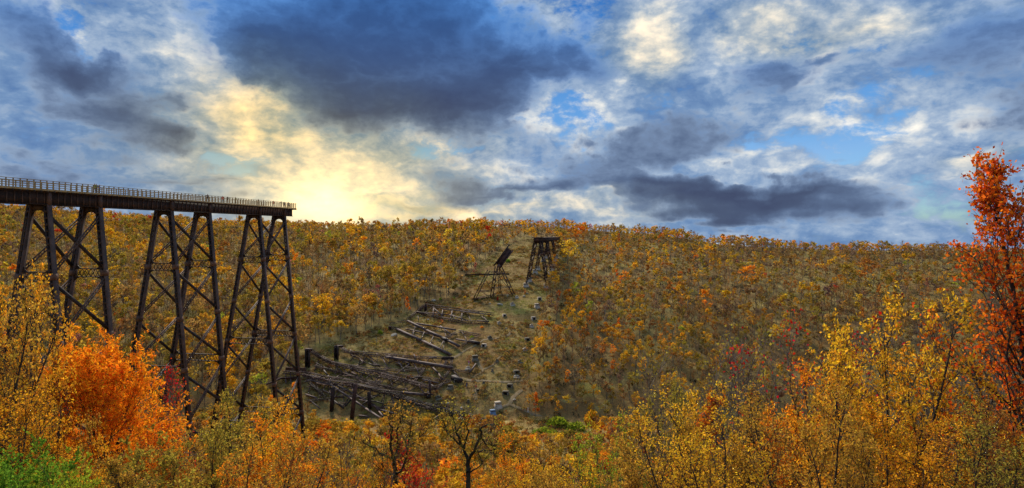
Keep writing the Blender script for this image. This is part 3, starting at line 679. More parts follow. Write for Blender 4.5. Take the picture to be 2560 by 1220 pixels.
gnarled_tree([([(1672, 1000), (1668, 880), (1662, 810)], .21, .18), ([(1662, 810), (1612, 712), (1540, 600), (1500, 480)], .15, .05), ([(1612, 712), (1480, 605), (1440, 560)], .09, .04), ([(1612, 712), (1662, 570), (1640, 480)], .10, .04), ([(1662, 810), (1722, 700), (1782, 560), (1790, 480), (1850, 470)], .15, .05), ([(1782, 560), (1820, 660), (1890, 690)], .07, .03), ([(1540, 600), (1590, 500)], .07, .03), ([(1722, 700), (1830, 740), (1900, 720)], .07, .03), ([(1668, 880), (1740, 860), (1800, 800)], .08, .03)], 36, 1168, 'dark gnarled forked tree with mossy limbs below the clearing', 'olive', 6, .24)
# fill of the near slope: tops stay under a line so that the wreck and the hill stay in view
LIM_X = [-200, 0, 100, 150, 200, 470, 560, 760, 800, 900, 1000, 1250, 1320, 1470, 1520, 1600, 1750, 1950, 2100, 2300, 2450, 2560, 2800]
LIM_Y = [680, 740, 880, 950, 1085, 1060, 1000, 1010, 1065, 1070, 1050, 1055, 1100, 1100, 1040, 990, 950, 900, 880, 890, 870, 850, 800]
CLEAR = [(1225, 640), (1290, 604), (1330, 590), (1385, 596), (1378, 700), (1362, 760), (1345, 860), (1322, 930), (1300, 1000), (1345, 1045), (1440, 1062), (1450, 1092), (1330, 1095), (1280, 1055), (1180, 1062), (1000, 1062), (880, 1062), (690, 1050), (640, 1000), (700, 930), (770, 880), (950, 815), (1060, 762), (1150, 735), (1165, 690)]
def inside(px, py, poly):
    px = np.asarray(px); py = np.asarray(py); c = np.zeros(px.shape, bool); n = len(poly)
    for i in range(n):
        (x0, y0), (x1, y1) = poly[i], poly[(i + 1) % n]
        c ^= ((y0 > py) != (y1 > py)) & (px < (x1 - x0) * (py - y0) / (y1 - y0 + 1e-9) + x0)
    return c
rng = np.random.default_rng(5)
ZONES = [(-400, 180, 'under the first viaduct tower'), (180, 470, 'around the big orange tree'), (470, 780, 'under the second and third towers'), (780, 1000, 'in front of the nearest wreck'), (1000, 1260, 'by the two dark gnarled trees'),
         (1260, 1480, 'below the valley-floor green bushes'), (1480, 1760, 'around the lime-leaved sapling'), (1760, 2080, 'below the tall bare trees'), (2080, 2330, 'by the tallest golden tree'), (2330, 3000, 'under the red maple')]
WORD = dict(gold='golden', yellow='yellow', orange='orange', deep='deep orange', red='red', crimson='crimson', rust='rusty', olive='olive', lime='lime-green', green='green', pink='pinkish', tan='tan', grey='grey bare', brown='brown half-bare', bronze='bronze')
near_rest = []
def near_fill():
    n = 0; tries = 0; pts = []
    while n < 84 and tries < 6000:
        tries += 1
        Y = 13 + 62 * rng.uniform() ** .8; px = rng.uniform(-150, 2700); X = (px - CX) / F * Y
        if any((X - a) ** 2 + (Y - b) ** 2 < (1.6 + Y * .035) ** 2 for a, b in pts): continue
        gz = float(terrain(X, Y)); h = rng.uniform(5, 10); _, pt = to_px(X, Y, gz + h); lim = np.interp(px, LIM_X, LIM_Y) + rng.uniform(0, 60)
        if pt < lim: h = (HY - lim) / F * Y - gz; pt = lim
        if h < 2.2 or pt > 1215: continue
        if (930 < px < 1060 or 1090 < px < 1250) and Y < 36 and pt < 1165: continue
        kind = rng.choice(['gold_a', 'gold_b', 'gold_c', 'thin_a', 'thin_b', 'maple_b', 'twig_a', 'shrub_b'], p=[.2, .2, .18, .15, .12, .05, .06, .04])
        col = rng.choice(['gold', 'bronze', 'orange', 'yellow', 'olive', 'rust', 'red', 'lime'], p=[.31, .26, .14, .09, .12, .06, .02, .0])
        z = [w for a, b, w in ZONES if a <= px < b][0]
        size = 'small' if h < 4.5 else ('medium-sized' if h < 7 else 'taller'); dist = 'close by' if Y < 28 else ('farther off' if Y < 50 else 'well below')
        stem_w = {'gold': 'many-stemmed', 'thin': 'slender', 'maple': 'upright', 'twig': 'nearly leafless', 'shrub': 'bushy'}[kind.split('_')[0]]
        label = f'{size} {stem_w} {WORD[col]} tree {z}, {dist}'
        w_, l_ = fg_proto(kind)
        place_tree('thicket_tree', w_, l_, (X, Y, gz - .1), h, COLR[col], label, f'{WORD[col]} thicket trees {z}', rng.uniform(0, 6.28), rng.uniform(.75, 1.05) * (10 / h) ** .3)
        pts.append((X, Y)); n += 1
near_fill()

# hillside trees: 10 m units, fewer and larger leaf clumps
def hill_geo(style, seed, n):
    r = np.random.default_rng(seed); segs = []
    lean = r.normal(0, .03, 2)
    tops = {'round': 8.2, 'cone': 9.2, 'oval': 9.0, 'bare': 8.8, 'vase': 8.0}[style]
    p = np.array([0, 0, 0.0]); pts = [p]
    for i in range(4):
        q = p + np.array([lean[0] + r.normal(0, .12), lean[1] + r.normal(0, .12), tops / 4]); segs.append((p, q, .17 * (1 - i * .22), .17 * (1 - (i + 1) * .22))); p = q; pts.append(p)
    lo = {'round': .34, 'cone': .18, 'oval': .28, 'bare': .35, 'vase': .42}[style]
    limbs = []
    for i in range(9 if n > 250 else 5):
        f = lo + (.95 - lo) * (i + r.uniform()) / (9 if n > 250 else 5); b = pts[0] + (pts[-1] - pts[0]) * f; th = i * 2.4 + r.uniform(-.4, .4)
        L = {'round': 3.0 * math.sqrt(max(.1, 1 - (f - .6) ** 2 / .25)), 'cone': 2.7 * (1.1 - f), 'oval': 2.2 * math.sqrt(max(.15, 1 - (f - .55) ** 2 / .26)), 'bare': 2.8 * (1.2 - .7 * f), 'vase': 3.2 * (.5 + .6 * f)}[style] * r.uniform(.8, 1.15)
        d = nrm(np.array([math.cos(th) * .8, math.sin(th) * .8, .55 if style != 'bare' else .9])); e = b + d * L; segs.append((b, e, .06, .02)); limbs.append((b, e, L))
    if style == 'bare':
        C = []; A = []
        k = r.integers(0, len(limbs), n); f = r.uniform(.15, 1.0, n)
        B0 = np.array([l[0] for l in limbs])[k]; B1 = np.array([l[1] for l in limbs])[k]
        C = B0 + (B1 - B0) * f[:, None]; trunk = r.uniform(size=n) < .25; tf = r.uniform(.5, 1.0, n)[:, None]
        C = np.where(trunk[:, None], pts[0] + (pts[-1] - pts[0]) * tf, C)
        dirs = nrm((B1 - B0) * .25 + r.normal(0, .55, (n, 3)) + np.array([0, 0, .9])); ln = r.uniform(.9, 2.2, (n, 1)); wd = r.uniform(.035, .075, (n, 1)) * (1.0 if n > 250 else 1.5)
        side = nrm(np.cross(dirs, r.normal(size=(n, 3))))
        LV = np.stack([C - side * wd, C + side * wd, C + dirs * ln + side * wd * .3, C + dirs * ln - side * wd * .3], 1).reshape(-1, 3); LQ = np.arange(4 * n).reshape(n, 4)
    else:
        nc = 16 if n > 250 else 9
        k = r.integers(0, len(limbs), nc); f = r.uniform(.45, 1.05, nc)
        B0 = np.array([l[0] for l in limbs])[k]; B1 = np.array([l[1] for l in limbs])[k]; cc = B0 + (B1 - B0) * f[:, None]; cc[:2] = pts[-1] + r.normal(0, .3, (2, 3))
        rad = {'round': 1.15, 'cone': .8, 'oval': .95, 'vase': 1.1}[style]
        i = r.integers(0, nc, n); u = nrm(r.normal(size=(n, 3))); rr = rad * r.uniform(.35, 1.0, (n, 1)) ** .5
        C = cc[i] + u * rr * np.array([1, 1, .8])
        stray = r.uniform(size=n) < .12; C[stray] += r.normal(0, .5, (stray.sum(), 3))
        ln = .62 if n > 250 else (.92 if n > 100 else 1.22)
        LV, LQ = leaf_quads(C, ln, ln * .62, r, 0)
    V, Q = tubes(segs if n > 250 else (segs[:4] + segs[4:7] if n > 100 else segs[:3] + segs[4:6]), 3)
    m = max(LV[:, 2].max(), V[:, 2].max()); LV = LV * (10 / m); V = V * (10 / m)
    return V, Q, LV, LQ, r.uniform(size=len(LQ))
HS = ['round', 'cone', 'oval', 'bare', 'vase']
HILL = {}
for st in HS:
    for k in range(3):
        V, Q, LV, LQ, rn = hill_geo(st, 300 + HS.index(st) * 10 + k, 420)
        HILL[st, k] = (mesh_quads('trunk', V, Q, M['bark_grey']), mesh_quads('crown', LV, LQ, M['leaf'], {'rnd': ('FLOAT', rn)}))
LOD0 = {(st, k): hill_geo(st, 500 + HS.index(st) * 10 + k, 200) for st in HS for k in range(3)}
LOD1 = {(st, k): hill_geo(st, 600 + HS.index(st) * 10 + k, 150) for st in HS for k in range(3)}
LOD2 = {(st, k): hill_geo(st, 700 + HS.index(st) * 10 + k, 84) for st in HS for k in range(4)}
ACCENT = [  # px, py of the foot, height in px, style, colour, width, label
    (1040, 640, 48, 'oval', 'orange', 1.25, 'bright orange tree halfway up the hill below the centre ridge'),
    (1015, 705, 48, 'oval', 'pink', .8, 'rosy pink slender tree among bare trees left of the leaning tower'),
    (925, 768, 50, 'round', 'pink', 1.2, 'pale pink round tree on the lower hill left of the wrecks'),
    (1018, 790, 52, 'cone', 'deep', .7, 'narrow orange-red tree just above the uppermost fallen tower'),
    (850, 606, 26, 'round', 'lime', 1.0, 'lime-yellow round tree high on the hill right of the last tower'),
    (866, 606, 24, 'round', 'lime', .9, 'smaller lime-yellow tree touching the lime-yellow round one'),
    (1397, 762, 40, 'oval', 'deep', .75, 'narrow vivid orange tree at the edge of the clearing below the far trestle'),
    (1766, 792, 72, 'oval', 'orange', .9, 'vivid orange tree standing alone in the brown wood right of the clearing'),
    (1546, 832, 40, 'oval', 'deep', .8, 'orange-red oval tree low on the right-hand hillside'),
    (1477, 814, 38, 'cone', 'deep', .9, 'orange-red pointed tree beside a pale dead trunk'),
    (2087, 860, 36, 'cone', 'red', .8, 'small scarlet tree left of the tallest golden tree'),
    (2091, 738, 28, 'round', 'red', .9, 'dark red small tree in the bare wood on the upper right slope'),
    (2170, 715, 78, 'round', 'rust', 1.3, 'large rust-brown oak on the upper right slope'),
    (2130, 722, 66, 'round', 'olive', 1.2, 'olive-green broad oak next to the large rust-brown oak'),
    (1865, 718, 60, 'round', 'orange', 1.3, 'broad orange oak on the right-hand hillside'),
    (1902, 712, 50, 'round', 'bronze', 1.2, 'bronze oak joined to the broad orange oak'),
    (1843, 690, 34, 'round', 'olive', 1.2, 'green-olive round tree above the broad orange oak'),
    (1696, 756, 42, 'cone', 'gold', .8, 'golden pointed tree left of the vivid orange lone tree'),
    (1457, 756, 30, 'oval', 'lime', .8, 'small lime-green tree on the slope right of the clearing'),
    (1474, 796, 46, 'oval', 'lime', .9, 'lime-yellow tree above the orange-red pointed tree'),
    (1338, 1045, 66, 'cone', 'deep', .7, 'tall narrow orange-red tree on the lower edge of the clearing'),
    (1420, 968, 46, 'oval', 'orange', .9, 'orange tree on the lower slope right of the clearing'),
    (1455, 610, 48, 'round', 'deep', 1.3, 'large dark orange oak near the ridge right of the far trestle'),
    (1425, 606, 42, 'round', 'rust', 1.1, 'rust-orange oak beside the large dark orange oak'),
    (1330, 606, 44, 'round', 'gold', 1.2, 'golden round tree behind the far trestle'),
    (1418, 668, 70, 'round', 'yellow', 1.1, 'big yellow tree just right of the far trestle'),
    (1408, 612, 44, 'round', 'olive', 1.1, 'yellow-olive tree above the end of the far trestle'),
    (2316, 728, 36, 'cone', 'pink', .8, 'pinkish pointed tree on the right slope above the golden thicket'),
    (2146, 782, 50, 'oval', 'yellow', .9, 'yellow upright tree left of the tip of the tallest golden tree'),
    (2110, 786, 38, 'round', 'gold', 1.0, 'round golden tree beside the yellow upright one'),
    (2090, 642, 30, 'round', 'gold', 1.0, 'golden tree just under the skyline on the right'),
    (1222, 612, 50, 'oval', 'red', .8, 'red tree near the ridge left of the far trestle'),
    (1310, 592, 44, 'round', 'gold', 1.1, 'golden tree on the crest left of the far trestle'),
    (1010, 760, 64, 'round', 'olive', 1.0, 'pale bare-limbed tree above the fallen towers'),
    (150, 610, 40, 'round', 'red', 1.0, 'red tree seen through the first viaduct tower'),
    (185, 575, 44, 'round', 'gold', 1.1, 'golden tree seen through the first viaduct tower near the deck'),
    (340, 563, 26, 'round', 'orange', 1.0, 'orange tree on the ridge seen between the first two towers'),
    (455, 662, 28, 'round', 'deep', 1.0, 'orange-red tree seen through the second viaduct tower'),
    (568, 622, 26, 'oval', 'yellow', .9, 'yellow tree seen between the second and third towers'),
    (960, 660, 50, 'round', 'yellow', 1.0, 'yellow tree on the hill left of the bright orange one'),
    (1075, 670, 56, 'round', 'gold', 1.0, 'golden tree standing just below the bright orange one'),
    (1190, 688, 34, 'cone', 'pink', .9, 'salmon-pink small tree beside the leaning tower'),
    (820, 792, 48, 'round', 'gold', 1.1, 'gold tree low on the hill right of the last tower'),
    (870, 800, 34, 'round', 'gold', 1.4, 'broad golden shrub low on the hill left of the wrecks'),
    (1630, 905, 34, 'round', 'gold', 1.1, 'golden tree at the foot of the right slope'),
    (1564, 910, 40, 'round', 'yellow', 1.1, 'yellow rounded tree at the foot of the right slope'),
    (1350, 905, 64, 'round', 'gold', 1.0, 'tall golden tree on the clearing edge opposite the wrecks'),
    (1395, 860, 50, 'round', 'bronze', 1.1, 'bronze tree on the clearing edge below the vivid orange one'),
    (1385, 725, 56, 'round', 'gold', 1.1, 'golden tree beside the feet of the far trestle'),
    (740, 890, 40, 'round', 'lime', 1.4, 'yellow-green bush behind the last tower leg'),
    (1985, 606, 22, 'cone', 'rust', .9, 'dark rust tree poking above the right-hand skyline'),
    (1700, 738, 40, 'round', 'rust', 1.0, 'rusty tree in the brown wood right of the clearing'),
    (735, 1010, 56, 'cone', 'orange', .9, 'orange tree seen behind the foot of the last tower'),
]
taken = []
for i, (px, py, hp, st, col, wide, label) in enumerate(ACCENT):
    p = ray_hit(px, py); h = hp / F * p.y; w_, l_ = HILL[st, i % 3]
    place_tree('hillside_tree', w_, l_, (p.x, p.y, p.z - .15), h, HILLC[col], label, None, i * 1.3, wide); taken.append((p.x, p.y, h * .25))
def species(px, py, r):
    sky = np.interp(px, SKY_X, SKY_Y); band = py - sky; n = vnoise(px / 60, py / 26, 21); m = vnoise(px / 22, py / 12, 33)
    u = r.uniform()
    if band < 34:
        leafy = .72
    elif px < 1230: leafy = .40 + .9 * (n - .5)
    elif px < 1800: leafy = .54 + .9 * (n - .5)
    else: leafy = .32 + .9 * (n - .55)
    if u < leafy:
        if band < 34: c = r.choice(['gold', 'bronze', 'olive', 'orange', 'yellow', 'rust', 'red'], p=[.32, .28, .20, .06, .08, .05, .01])
        elif px < 1230: c = r.choice(['bronze', 'olive', 'gold', 'tan', 'yellow', 'orange', 'pink', 'lime', 'rust'], p=[.26, .28, .18, .10, .06, .04, .03, .02, .03])
        elif px < 1800: c = r.choice(['gold', 'bronze', 'olive', 'rust', 'orange', 'yellow', 'deep', 'lime'], p=[.28, .27, .15, .13, .07, .06, .02, .02])
        else: c = r.choice(['bronze', 'olive', 'gold', 'rust', 'yellow', 'pink', 'red', 'lime'], p=[.28, .28, .20, .11, .07, .03, .01, .02])
        st = r.choice(['round', 'oval', 'vase', 'cone'], p=[.42, .32, .16, .10])
    else:
        c = r.choice(['grey', 'brown', 'tan', 'olive', 'rust'], p=[.36, .36, .10, .12, .06] if px > 1230 else [.22, .30, .14, .32, .02]); st = 'bare' if r.uniform() < .78 else 'vase'
    k2 = vnoise(px / 34 + 7, py / 17, 91)
    if u < leafy and band >= 34 and r.uniform() < .55: c = 'gold' if k2 > .72 else ('bronze' if k2 > .56 else ('olive' if k2 > .30 else 'tan'))
    return st, c
def scatter():
    r = np.random.default_rng(77); out = []
    cell = 5.0; grid = {}
    def ok(x, y, d):
        ci, cj = int(x // cell), int(y // cell)
        for a in range(ci - 1, ci + 2):
            for b in range(cj - 1, cj + 2):
                for (p, q) in grid.get((a, b), ()):
                    if (p - x) ** 2 + (q - y) ** 2 < d * d: return False
        return True
    N = 90000
    Y = np.sqrt(r.uniform(60 ** 2, 690 ** 2, N)); U = r.uniform(-.98, .98, N); X = U * Y
    Z = terrain(X, Y); px, py = to_px(X, Y, Z); yr = np.interp(px, RID_X, RID_Y); cl = inside(px, py, CLEAR)
    for i in range(N):
        x, y = X[i], Y[i]
        if cl[i] or y > yr[i] + 14 or y < 74 or px[i] < -60 or px[i] > 2620: continue
        dmin = (3.0 if y < 190 else 3.6) if y < 330 else 4.6
        if px[i] > 1230 and y > 212: dmin *= .86
        if y > yr[i] - 30: dmin = 3.0
        if not ok(x, y, dmin): continue
        if any((x - a) ** 2 + (y - b) ** 2 < c * c for a, b, c in taken): continue
        st, c = species(px[i], py[i], r); leafy = st != 'bare'
        h = r.uniform(6.0, 9.5) if px[i] > 1230 else r.uniform(8.5, 13.5)
        if y > yr[i] - 40: h = r.uniform(5.0, 9.5) * (.7 + .75 * float(vnoise(px[i] / 28, 3.7, 17))); st = 'round' if st == 'vase' else st
        if st in ('round', 'cone', 'oval') and leafy and px[i] > 1230: h *= .82
        if r.uniform() < .14 and y < yr[i] - 40: h *= 1.4
        elif r.uniform() < .2: h *= .7
        if y < 212:
            h = r.uniform(5, 9.5); top = HY - F * (Z[i] + h) / y; lim = np.interp(px[i], LIM_X, LIM_Y) - (0 if y < 150 else 20)
            if px[i] > 1480 and y > 150: lim = 1040
            if top < lim: h = (HY - lim) / F * y - Z[i]
            if h < 2 or HY - F * (Z[i] + h) / y > 1225: continue
            if st == 'bare' and r.uniform() < .62: st = r.choice(['oval', 'vase', 'round']); c = r.choice(['gold', 'bronze', 'orange', 'olive', 'rust', 'deep'], p=[.34, .30, .14, .12, .07, .03])
            if c in ('grey',): c = 'brown'
        grid.setdefault((int(x // cell), int(y // cell)), []).append((x, y))
        out.append((x, y, Z[i], h, st, c, px[i], py[i]))
    return out
TREES = scatter()
# the most prominent become things of their own, the rest is one wood
def prominence(t):
    x, y, z, h, st, c, px, py = t
    if px < 5 or px > 2555: return -1
    lim = np.interp(px, LIM_X, LIM_Y)
    if py > max(lim, 600) + 40 and y > 212: return -1
    if y < 212: return h / y * .6 if (HY - F * (z + h) / y) < 1160 else -1
    return h / y * (1.6 if st != 'bare' else .8) * (1.4 if py - np.interp(px, SKY_X, SKY_Y) < 20 else 1)
order = sorted(range(len(TREES)), key=lambda i: -prominence(TREES[i]))
IND = set(order[:105])
HZ = [(-500, 60, 'seen beside the first viaduct tower'), (60, 360, 'seen through the first viaduct tower'), (360, 560, 'seen through the second viaduct tower'), (560, 760, 'seen through the third viaduct tower'), (760, 960, 'on the hill right of the last tower'), (960, 1230, 'on the hill above the fallen towers'),
      (1230, 1420, 'around the far trestle'), (1420, 1560, 'on the slope right of the clearing'), (1560, 1720, 'below the middle of the right-hand ridge'), (1720, 1900, 'around the lone vivid orange tree'), (1900, 2100, 'on the slope under the rust-brown oak'), (2100, 2330, 'on the slope behind the tallest golden tree'), (2330, 3200, 'on the slope behind the red maple')]
tint = {k: np.array(v) for k, v in HILLC.items()}
rr = np.random.default_rng(8)
for i in IND:
    x, y, z, h, st, c, px, py = TREES[i]
    zone = [w for a, b, w in HZ if a <= px < b][0]
    sky = np.interp(px, SKY_X, SKY_Y); lev = 'on the skyline' if py - sky < 24 else ('high up' if py - sky < 90 else ('halfway down' if py < 800 else ('low down' if y > 212 else 'at valley level')))
    shape = {'round': 'round-crowned', 'cone': 'pointed', 'oval': 'oval-crowned', 'bare': 'thinly leaved', 'vase': 'spreading'}[st]
    cw = {'grey': 'grey', 'brown': 'brown'}.get(c, WORD[c])
    w_, l_ = HILL[st, i % 3]
    place_tree('hillside_tree', w_, l_, (x, y, z - .15), h, HILLC[c] if y > 212 else COLR[c], f'{shape} {cw} tree {lev} {zone}', f'{cw} hillside trees {zone}', rr.uniform(0, 6.28), rr.uniform(.85, 1.15))
def wood(items, name, label):
    VV, QQ, TT, RR, WV, WQ = [], [], [], [], [], []; nv = 0; nw = 0
    for (x, y, z, h, st, c, px, py) in items:
        if y < 205: V, Q, LV, LQ, rn = LOD0[st, rr.integers(0, 3)]
        elif y < 310 or py - np.interp(px, SKY_X, SKY_Y) < 9: V, Q, LV, LQ, rn = LOD1[st, rr.integers(0, 3)]
        else: V, Q, LV, LQ, rn = LOD2[st, rr.integers(0, 4)]
        L4 = LV.reshape(-1, 4, 3); mid = (L4[:, 0] + L4[:, 2]) / 2           # far leaves are single triangles of the same area
        LV = (L4[:, :3] if st == 'bare' else np.stack([L4[:, 0], mid + (L4[:, 1] - mid) * 2, L4[:, 2]], 1)).reshape(-1, 3); LQ = np.arange(len(LV)).reshape(-1, 3)
        th = rr.uniform(0, 6.28); co, si = math.cos(th), math.sin(th); s = h / 10; w = s * rr.uniform(.85, 1.2) * (10 / h) ** .3
        Rm = np.array([[co * w, si * w, 0], [-si * w, co * w, 0], [0, 0, s]]); off = np.array([x, y, z - .15])
        VV.append(LV @ Rm + off); QQ.append(LQ + nv); nv += len(LV); WV.append(V @ Rm + off); WQ.append(Q + nw); nw += len(V)
        col = tint[c] * rr.uniform(.8, 1.15) * (1 + rr.normal(0, .05, 3)); TT.append(np.repeat(np.append(col, 1)[None], len(LQ), 0)); RR.append(rn)
    root = link(name, mesh_quads(name, np.concatenate(VV), np.concatenate(QQ), M['leaf_wood'], {'tint': ('FLOAT_COLOR', np.concatenate(TT)), 'rnd': ('FLOAT', np.concatenate(RR))}))
    tr = link('trunks', mesh_quads('trunks', np.concatenate(WV), np.concatenate(WQ), M['bark_grey']), root); tag(tr, kind='stuff')
    tag(root, label, 'forest', kind='stuff'); return root
wood([t for i, t in enumerate(TREES) if i not in IND], 'hillside_forest', 'mixed gold, brown and bare autumn forest covering the valley sides')
print('trees', len(TREES))

# ------------------------------------------------------------------ the far standing trestle
def c4(x, y): return 640 + x / 3.211, 740 + y / 3.211          # coordinates of an enlarged detail of the photograph
def c5(x, y): return 1100 + x / 5.083, 560 + y / 5.083
def lifted(px, py, lift):
    p = ray_hit(px, py)
    for _ in range(3): p = ray_hit(px, py + lift * F / p.y)
    return Vector(((px - CX) / F * p.y, p.y, (HY - py) / F * p.y))
def far_trestle():
    gf = lambda q: float(terrain(q.x, q.y))
    Y0 = 343.0; a0 = at(1335, 604, Y0); bd = Vector((24.5, 135, 0)).normalized(); td = Vector((bd.y, -bd.x, 0)); W = 3.2
    P = lambda t, off, z: Vector((a0.x, a0.y, 0)) + bd * t + td * off + UP * z
    zt = a0.z; org = P(0, 1.5, zt - 22); v = link('trestle_remnant', None, None, tuple(org))
    tag(v, 'short dark trestle remnant still standing where the clearing meets the ridge', 'bridge')
    for off in (0, W):
        mb = MB(); mb.beam(P(-1, off, zt + 1.0), P(116, off, zt + .4), .12, 2.0, side=td)
        for zz in (.02, 2.0): mb.beam(P(-1, off, zt + zz), P(116, off, zt + zz - .6), .5, .1, side=td)
        gd = mb.build('girder', M['steel'], v, org)
        mm = MB(); t = 0
        while t < 60: mm.beam(P(t, off - .16, zt + .15 - t * .005), P(t, off - .16, zt + 1.85 - t * .005), .14, .2, side=td); t += 1.9
        tag(mm.build('stiffener', M['wreck'], gd, org), kind='stuff')
    mb = MB(); mb.beam(P(-1.2, W / 2, zt + 2.2), P(116, W / 2, zt + 1.6), 4.6, .25, side=td); mb.build('deck', M['wreck'], v, org)
    mb = MB(); mb.beam(P(-.9, 0, zt + 1.0), P(-.9, W, zt + 1.0), .12, 1.9); mb.build('end_plate', M['wreck'], v, org)
    for k in range(9):
        mb = MB(); x = k * 1.1 - .6; mb.beam(P(-1.5 + x, -.9, zt + 2.38), P(-1.5 + x, W + .9, zt + 2.38), .28, .22); mb.build('sleeper', M['wreck'], v, org)
    lv = [zt, zt - 7.2, zt - 13.5, zt - 20.3, zt - 27]
    for ta, tb in ((1.0, 10.5), (30, 40), (62, 71)):
        lg = make_tower(v, org, [P(ta, W, zt - .005 * ta), P(tb, W, zt - .005 * tb)], bd, td, zt, lv, gf, W, 1 / 6.5, 1 / 5.2, leg_w=.95, detail=True, face='wreck')
        for j, (s0, q, d) in enumerate(lg.values()):
            nm = 'nearest tower' if ta < 5 else ('middle tower' if ta < 40 else 'rear tower')
            pier((q.x, q.y, gf(q)), 3.6, 2.4, f'pale concrete pier under the {["front leg on the camera side", "front leg on the far side", "rear leg on the camera side", "rear leg on the far side"][j]} of the far trestle, {nm}'.replace(' of the far trestle', ', far trestle'), 'piers of the far trestle', var=0)
far_trestle()

# ------------------------------------------------------------------ wreckage of the fallen towers
def wreck_beam(root, org, kind, pts, w, mat, lift, cv):
    """kind: beam / post / lattice / girder; pts in detail coordinates"""
    w = w * (.78 if kind in ('beam', 'lattice') else .95)
    W = []
    if kind == 'post':
        (x0, y0), (x1, y1) = pts; b = ray_hit(*cv(x1, y1)); px, py = cv(x0, y0); W = [at(px, py, b.y), b - UP * .5]
    else: W = [lifted(*cv(x, y), lift) for x, y in pts]
    mb = MB()
    for a, b in zip(W[:-1], W[1:]):
        d = (b - a)
        if d.length < .05: continue
        d = d.normalized(); sd_ = d.cross(UP)
        if sd_.length < .05: sd_ = Vector((1, 0, 0))
        sd_.normalize(); u = sd_.cross(d)
        if kind in ('beam', 'thin'): mb.beam(a - d * w * .4, b + d * w * .4, w, w * .8)
        elif kind == 'girder':
            mb.beam(a, b, w * .12, w, side=sd_)
            for sg in (-1, 1): mb.beam(a + u * sg * w / 2, b + u * sg * w / 2, w * .4, .12, side=sd_)
            n = int((b - a).length / 1.6)
            for k in range(n + 1):
                c = a.lerp(b, k / max(1, n)); mb.beam(c - u * w * .45, c + u * w * .45, .16, w * .26, side=d)
        else:                                                   # lattice or post: box of four angles with lacing
            h = w / 2
            for s1 in (-1, 1):
                for s2 in (-1, 1): mb.beam(a + sd_ * s1 * h + u * s2 * h, b + sd_ * s1 * h + u * s2 * h, w * .2, w * .2, side=sd_)
            n = max(2, int((b - a).length / (w * 1.3)))
            for k in range(n):
                p, q = a.lerp(b, k / n), a.lerp(b, (k + 1) / n); s_ = 1 if k % 2 else -1
                for s2 in (-1, 1):
                    mb.beam(p + sd_ * h * s_ + u * h * s2, q - sd_ * h * s_ + u * h * s2, w * .10, w * .10, side=sd_)
                    mb.beam(p + u * h * s_ + sd_ * h * s2, q - u * h * s_ + sd_ * h * s2, w * .10, w * .10, side=sd_)
            if kind == 'post':
                mb.beam(a + sd_ * h, b + sd_ * h, .07, w, side=sd_); mb.beam(a - sd_ * h, b - sd_ * h, .07, w, side=sd_); mb.beam(a + u * h * .8, b + u * h * .8, w, .06, side=sd_)
    if mb.v: mb.build({'thin': 'brace', 'beam': 'beam', 'lattice': 'lattice_column', 'post': 'upright', 'girder': 'plate_girder'}[kind], M[mat], root, org)
def along_poly(pts, f):
    L = [math.dist(a, b) for a, b in zip(pts[:-1], pts[1:])]; t = f * sum(L)
    for (a, b), l in zip(zip(pts[:-1], pts[1:]), L):
        if t <= l: return (a[0] + (b[0] - a[0]) * t / l, a[1] + (b[1] - a[1]) * t / l)
        t -= l
    return pts[-1]
def web(A, Bp, n, w, mat, seed=1):
    """bent bracing left between two columns"""
    r = random.Random(seed); out = []
    for k in range(n):
        f0, f1 = k / n, (k + 1) / n
        a, b = (along_poly(A, f0), along_poly(Bp, f1)) if k % 2 else (along_poly(A, f1), along_poly(Bp, f0))
        if r.random() < .85: out.append((T_, [a, ((a[0] + b[0]) / 2 + r.uniform(-6, 6), (a[1] + b[1]) / 2 + r.uniform(-3, 5)), b], w * r.uniform(.7, 1.1), mat if r.random() < .6 else 'wreck', 1.1))
    return out
def tangle(poly, n, seed, w=.4):
    """loose bent bars and angles thrown over the heap"""
    r = random.Random(seed); xs_ = [p[0] for p in poly]; ys_ = [p[1] for p in poly]; out = []
    while len(out) < n:
        x, y = r.uniform(min(xs_), max(xs_)), r.uniform(min(ys_), max(ys_))
        if not inside(np.array([x]), np.array([y]), poly)[0]: continue
        a = r.gauss(.25, .55); L = r.uniform(40, 170); dx, dy = math.cos(a) * L, math.sin(a) * L * .7
        out.append((r.choice([T_, T_, L_]), [(x, y), (x + dx * .5 + r.uniform(-8, 8), y + dy * .5 + r.uniform(-14, 8)), (x + dx, y + dy)], w * r.uniform(.6, 1.5), r.choice(['wreck', 'wreck', 'steel', 'steel_pale', 'steel_rust']), r.uniform(.6, 2.6)))
    return out
def wreck(label, cv, items):
    c = ray_hit(*cv(*items[0][1][0])); root = link('fallen_tower', None, None, tuple(c)); tag(root, label, 'wreckage')
    for it in items:
        kind, pts, w, mat = it[:4]; lift = it[4] if len(it) > 4 else 1.0
        wreck_beam(root, c, kind, pts, w, mat, lift, cv)
B_, T_, L_, P_, G_ = 'beam', 'thin', 'lattice', 'post', 'girder'
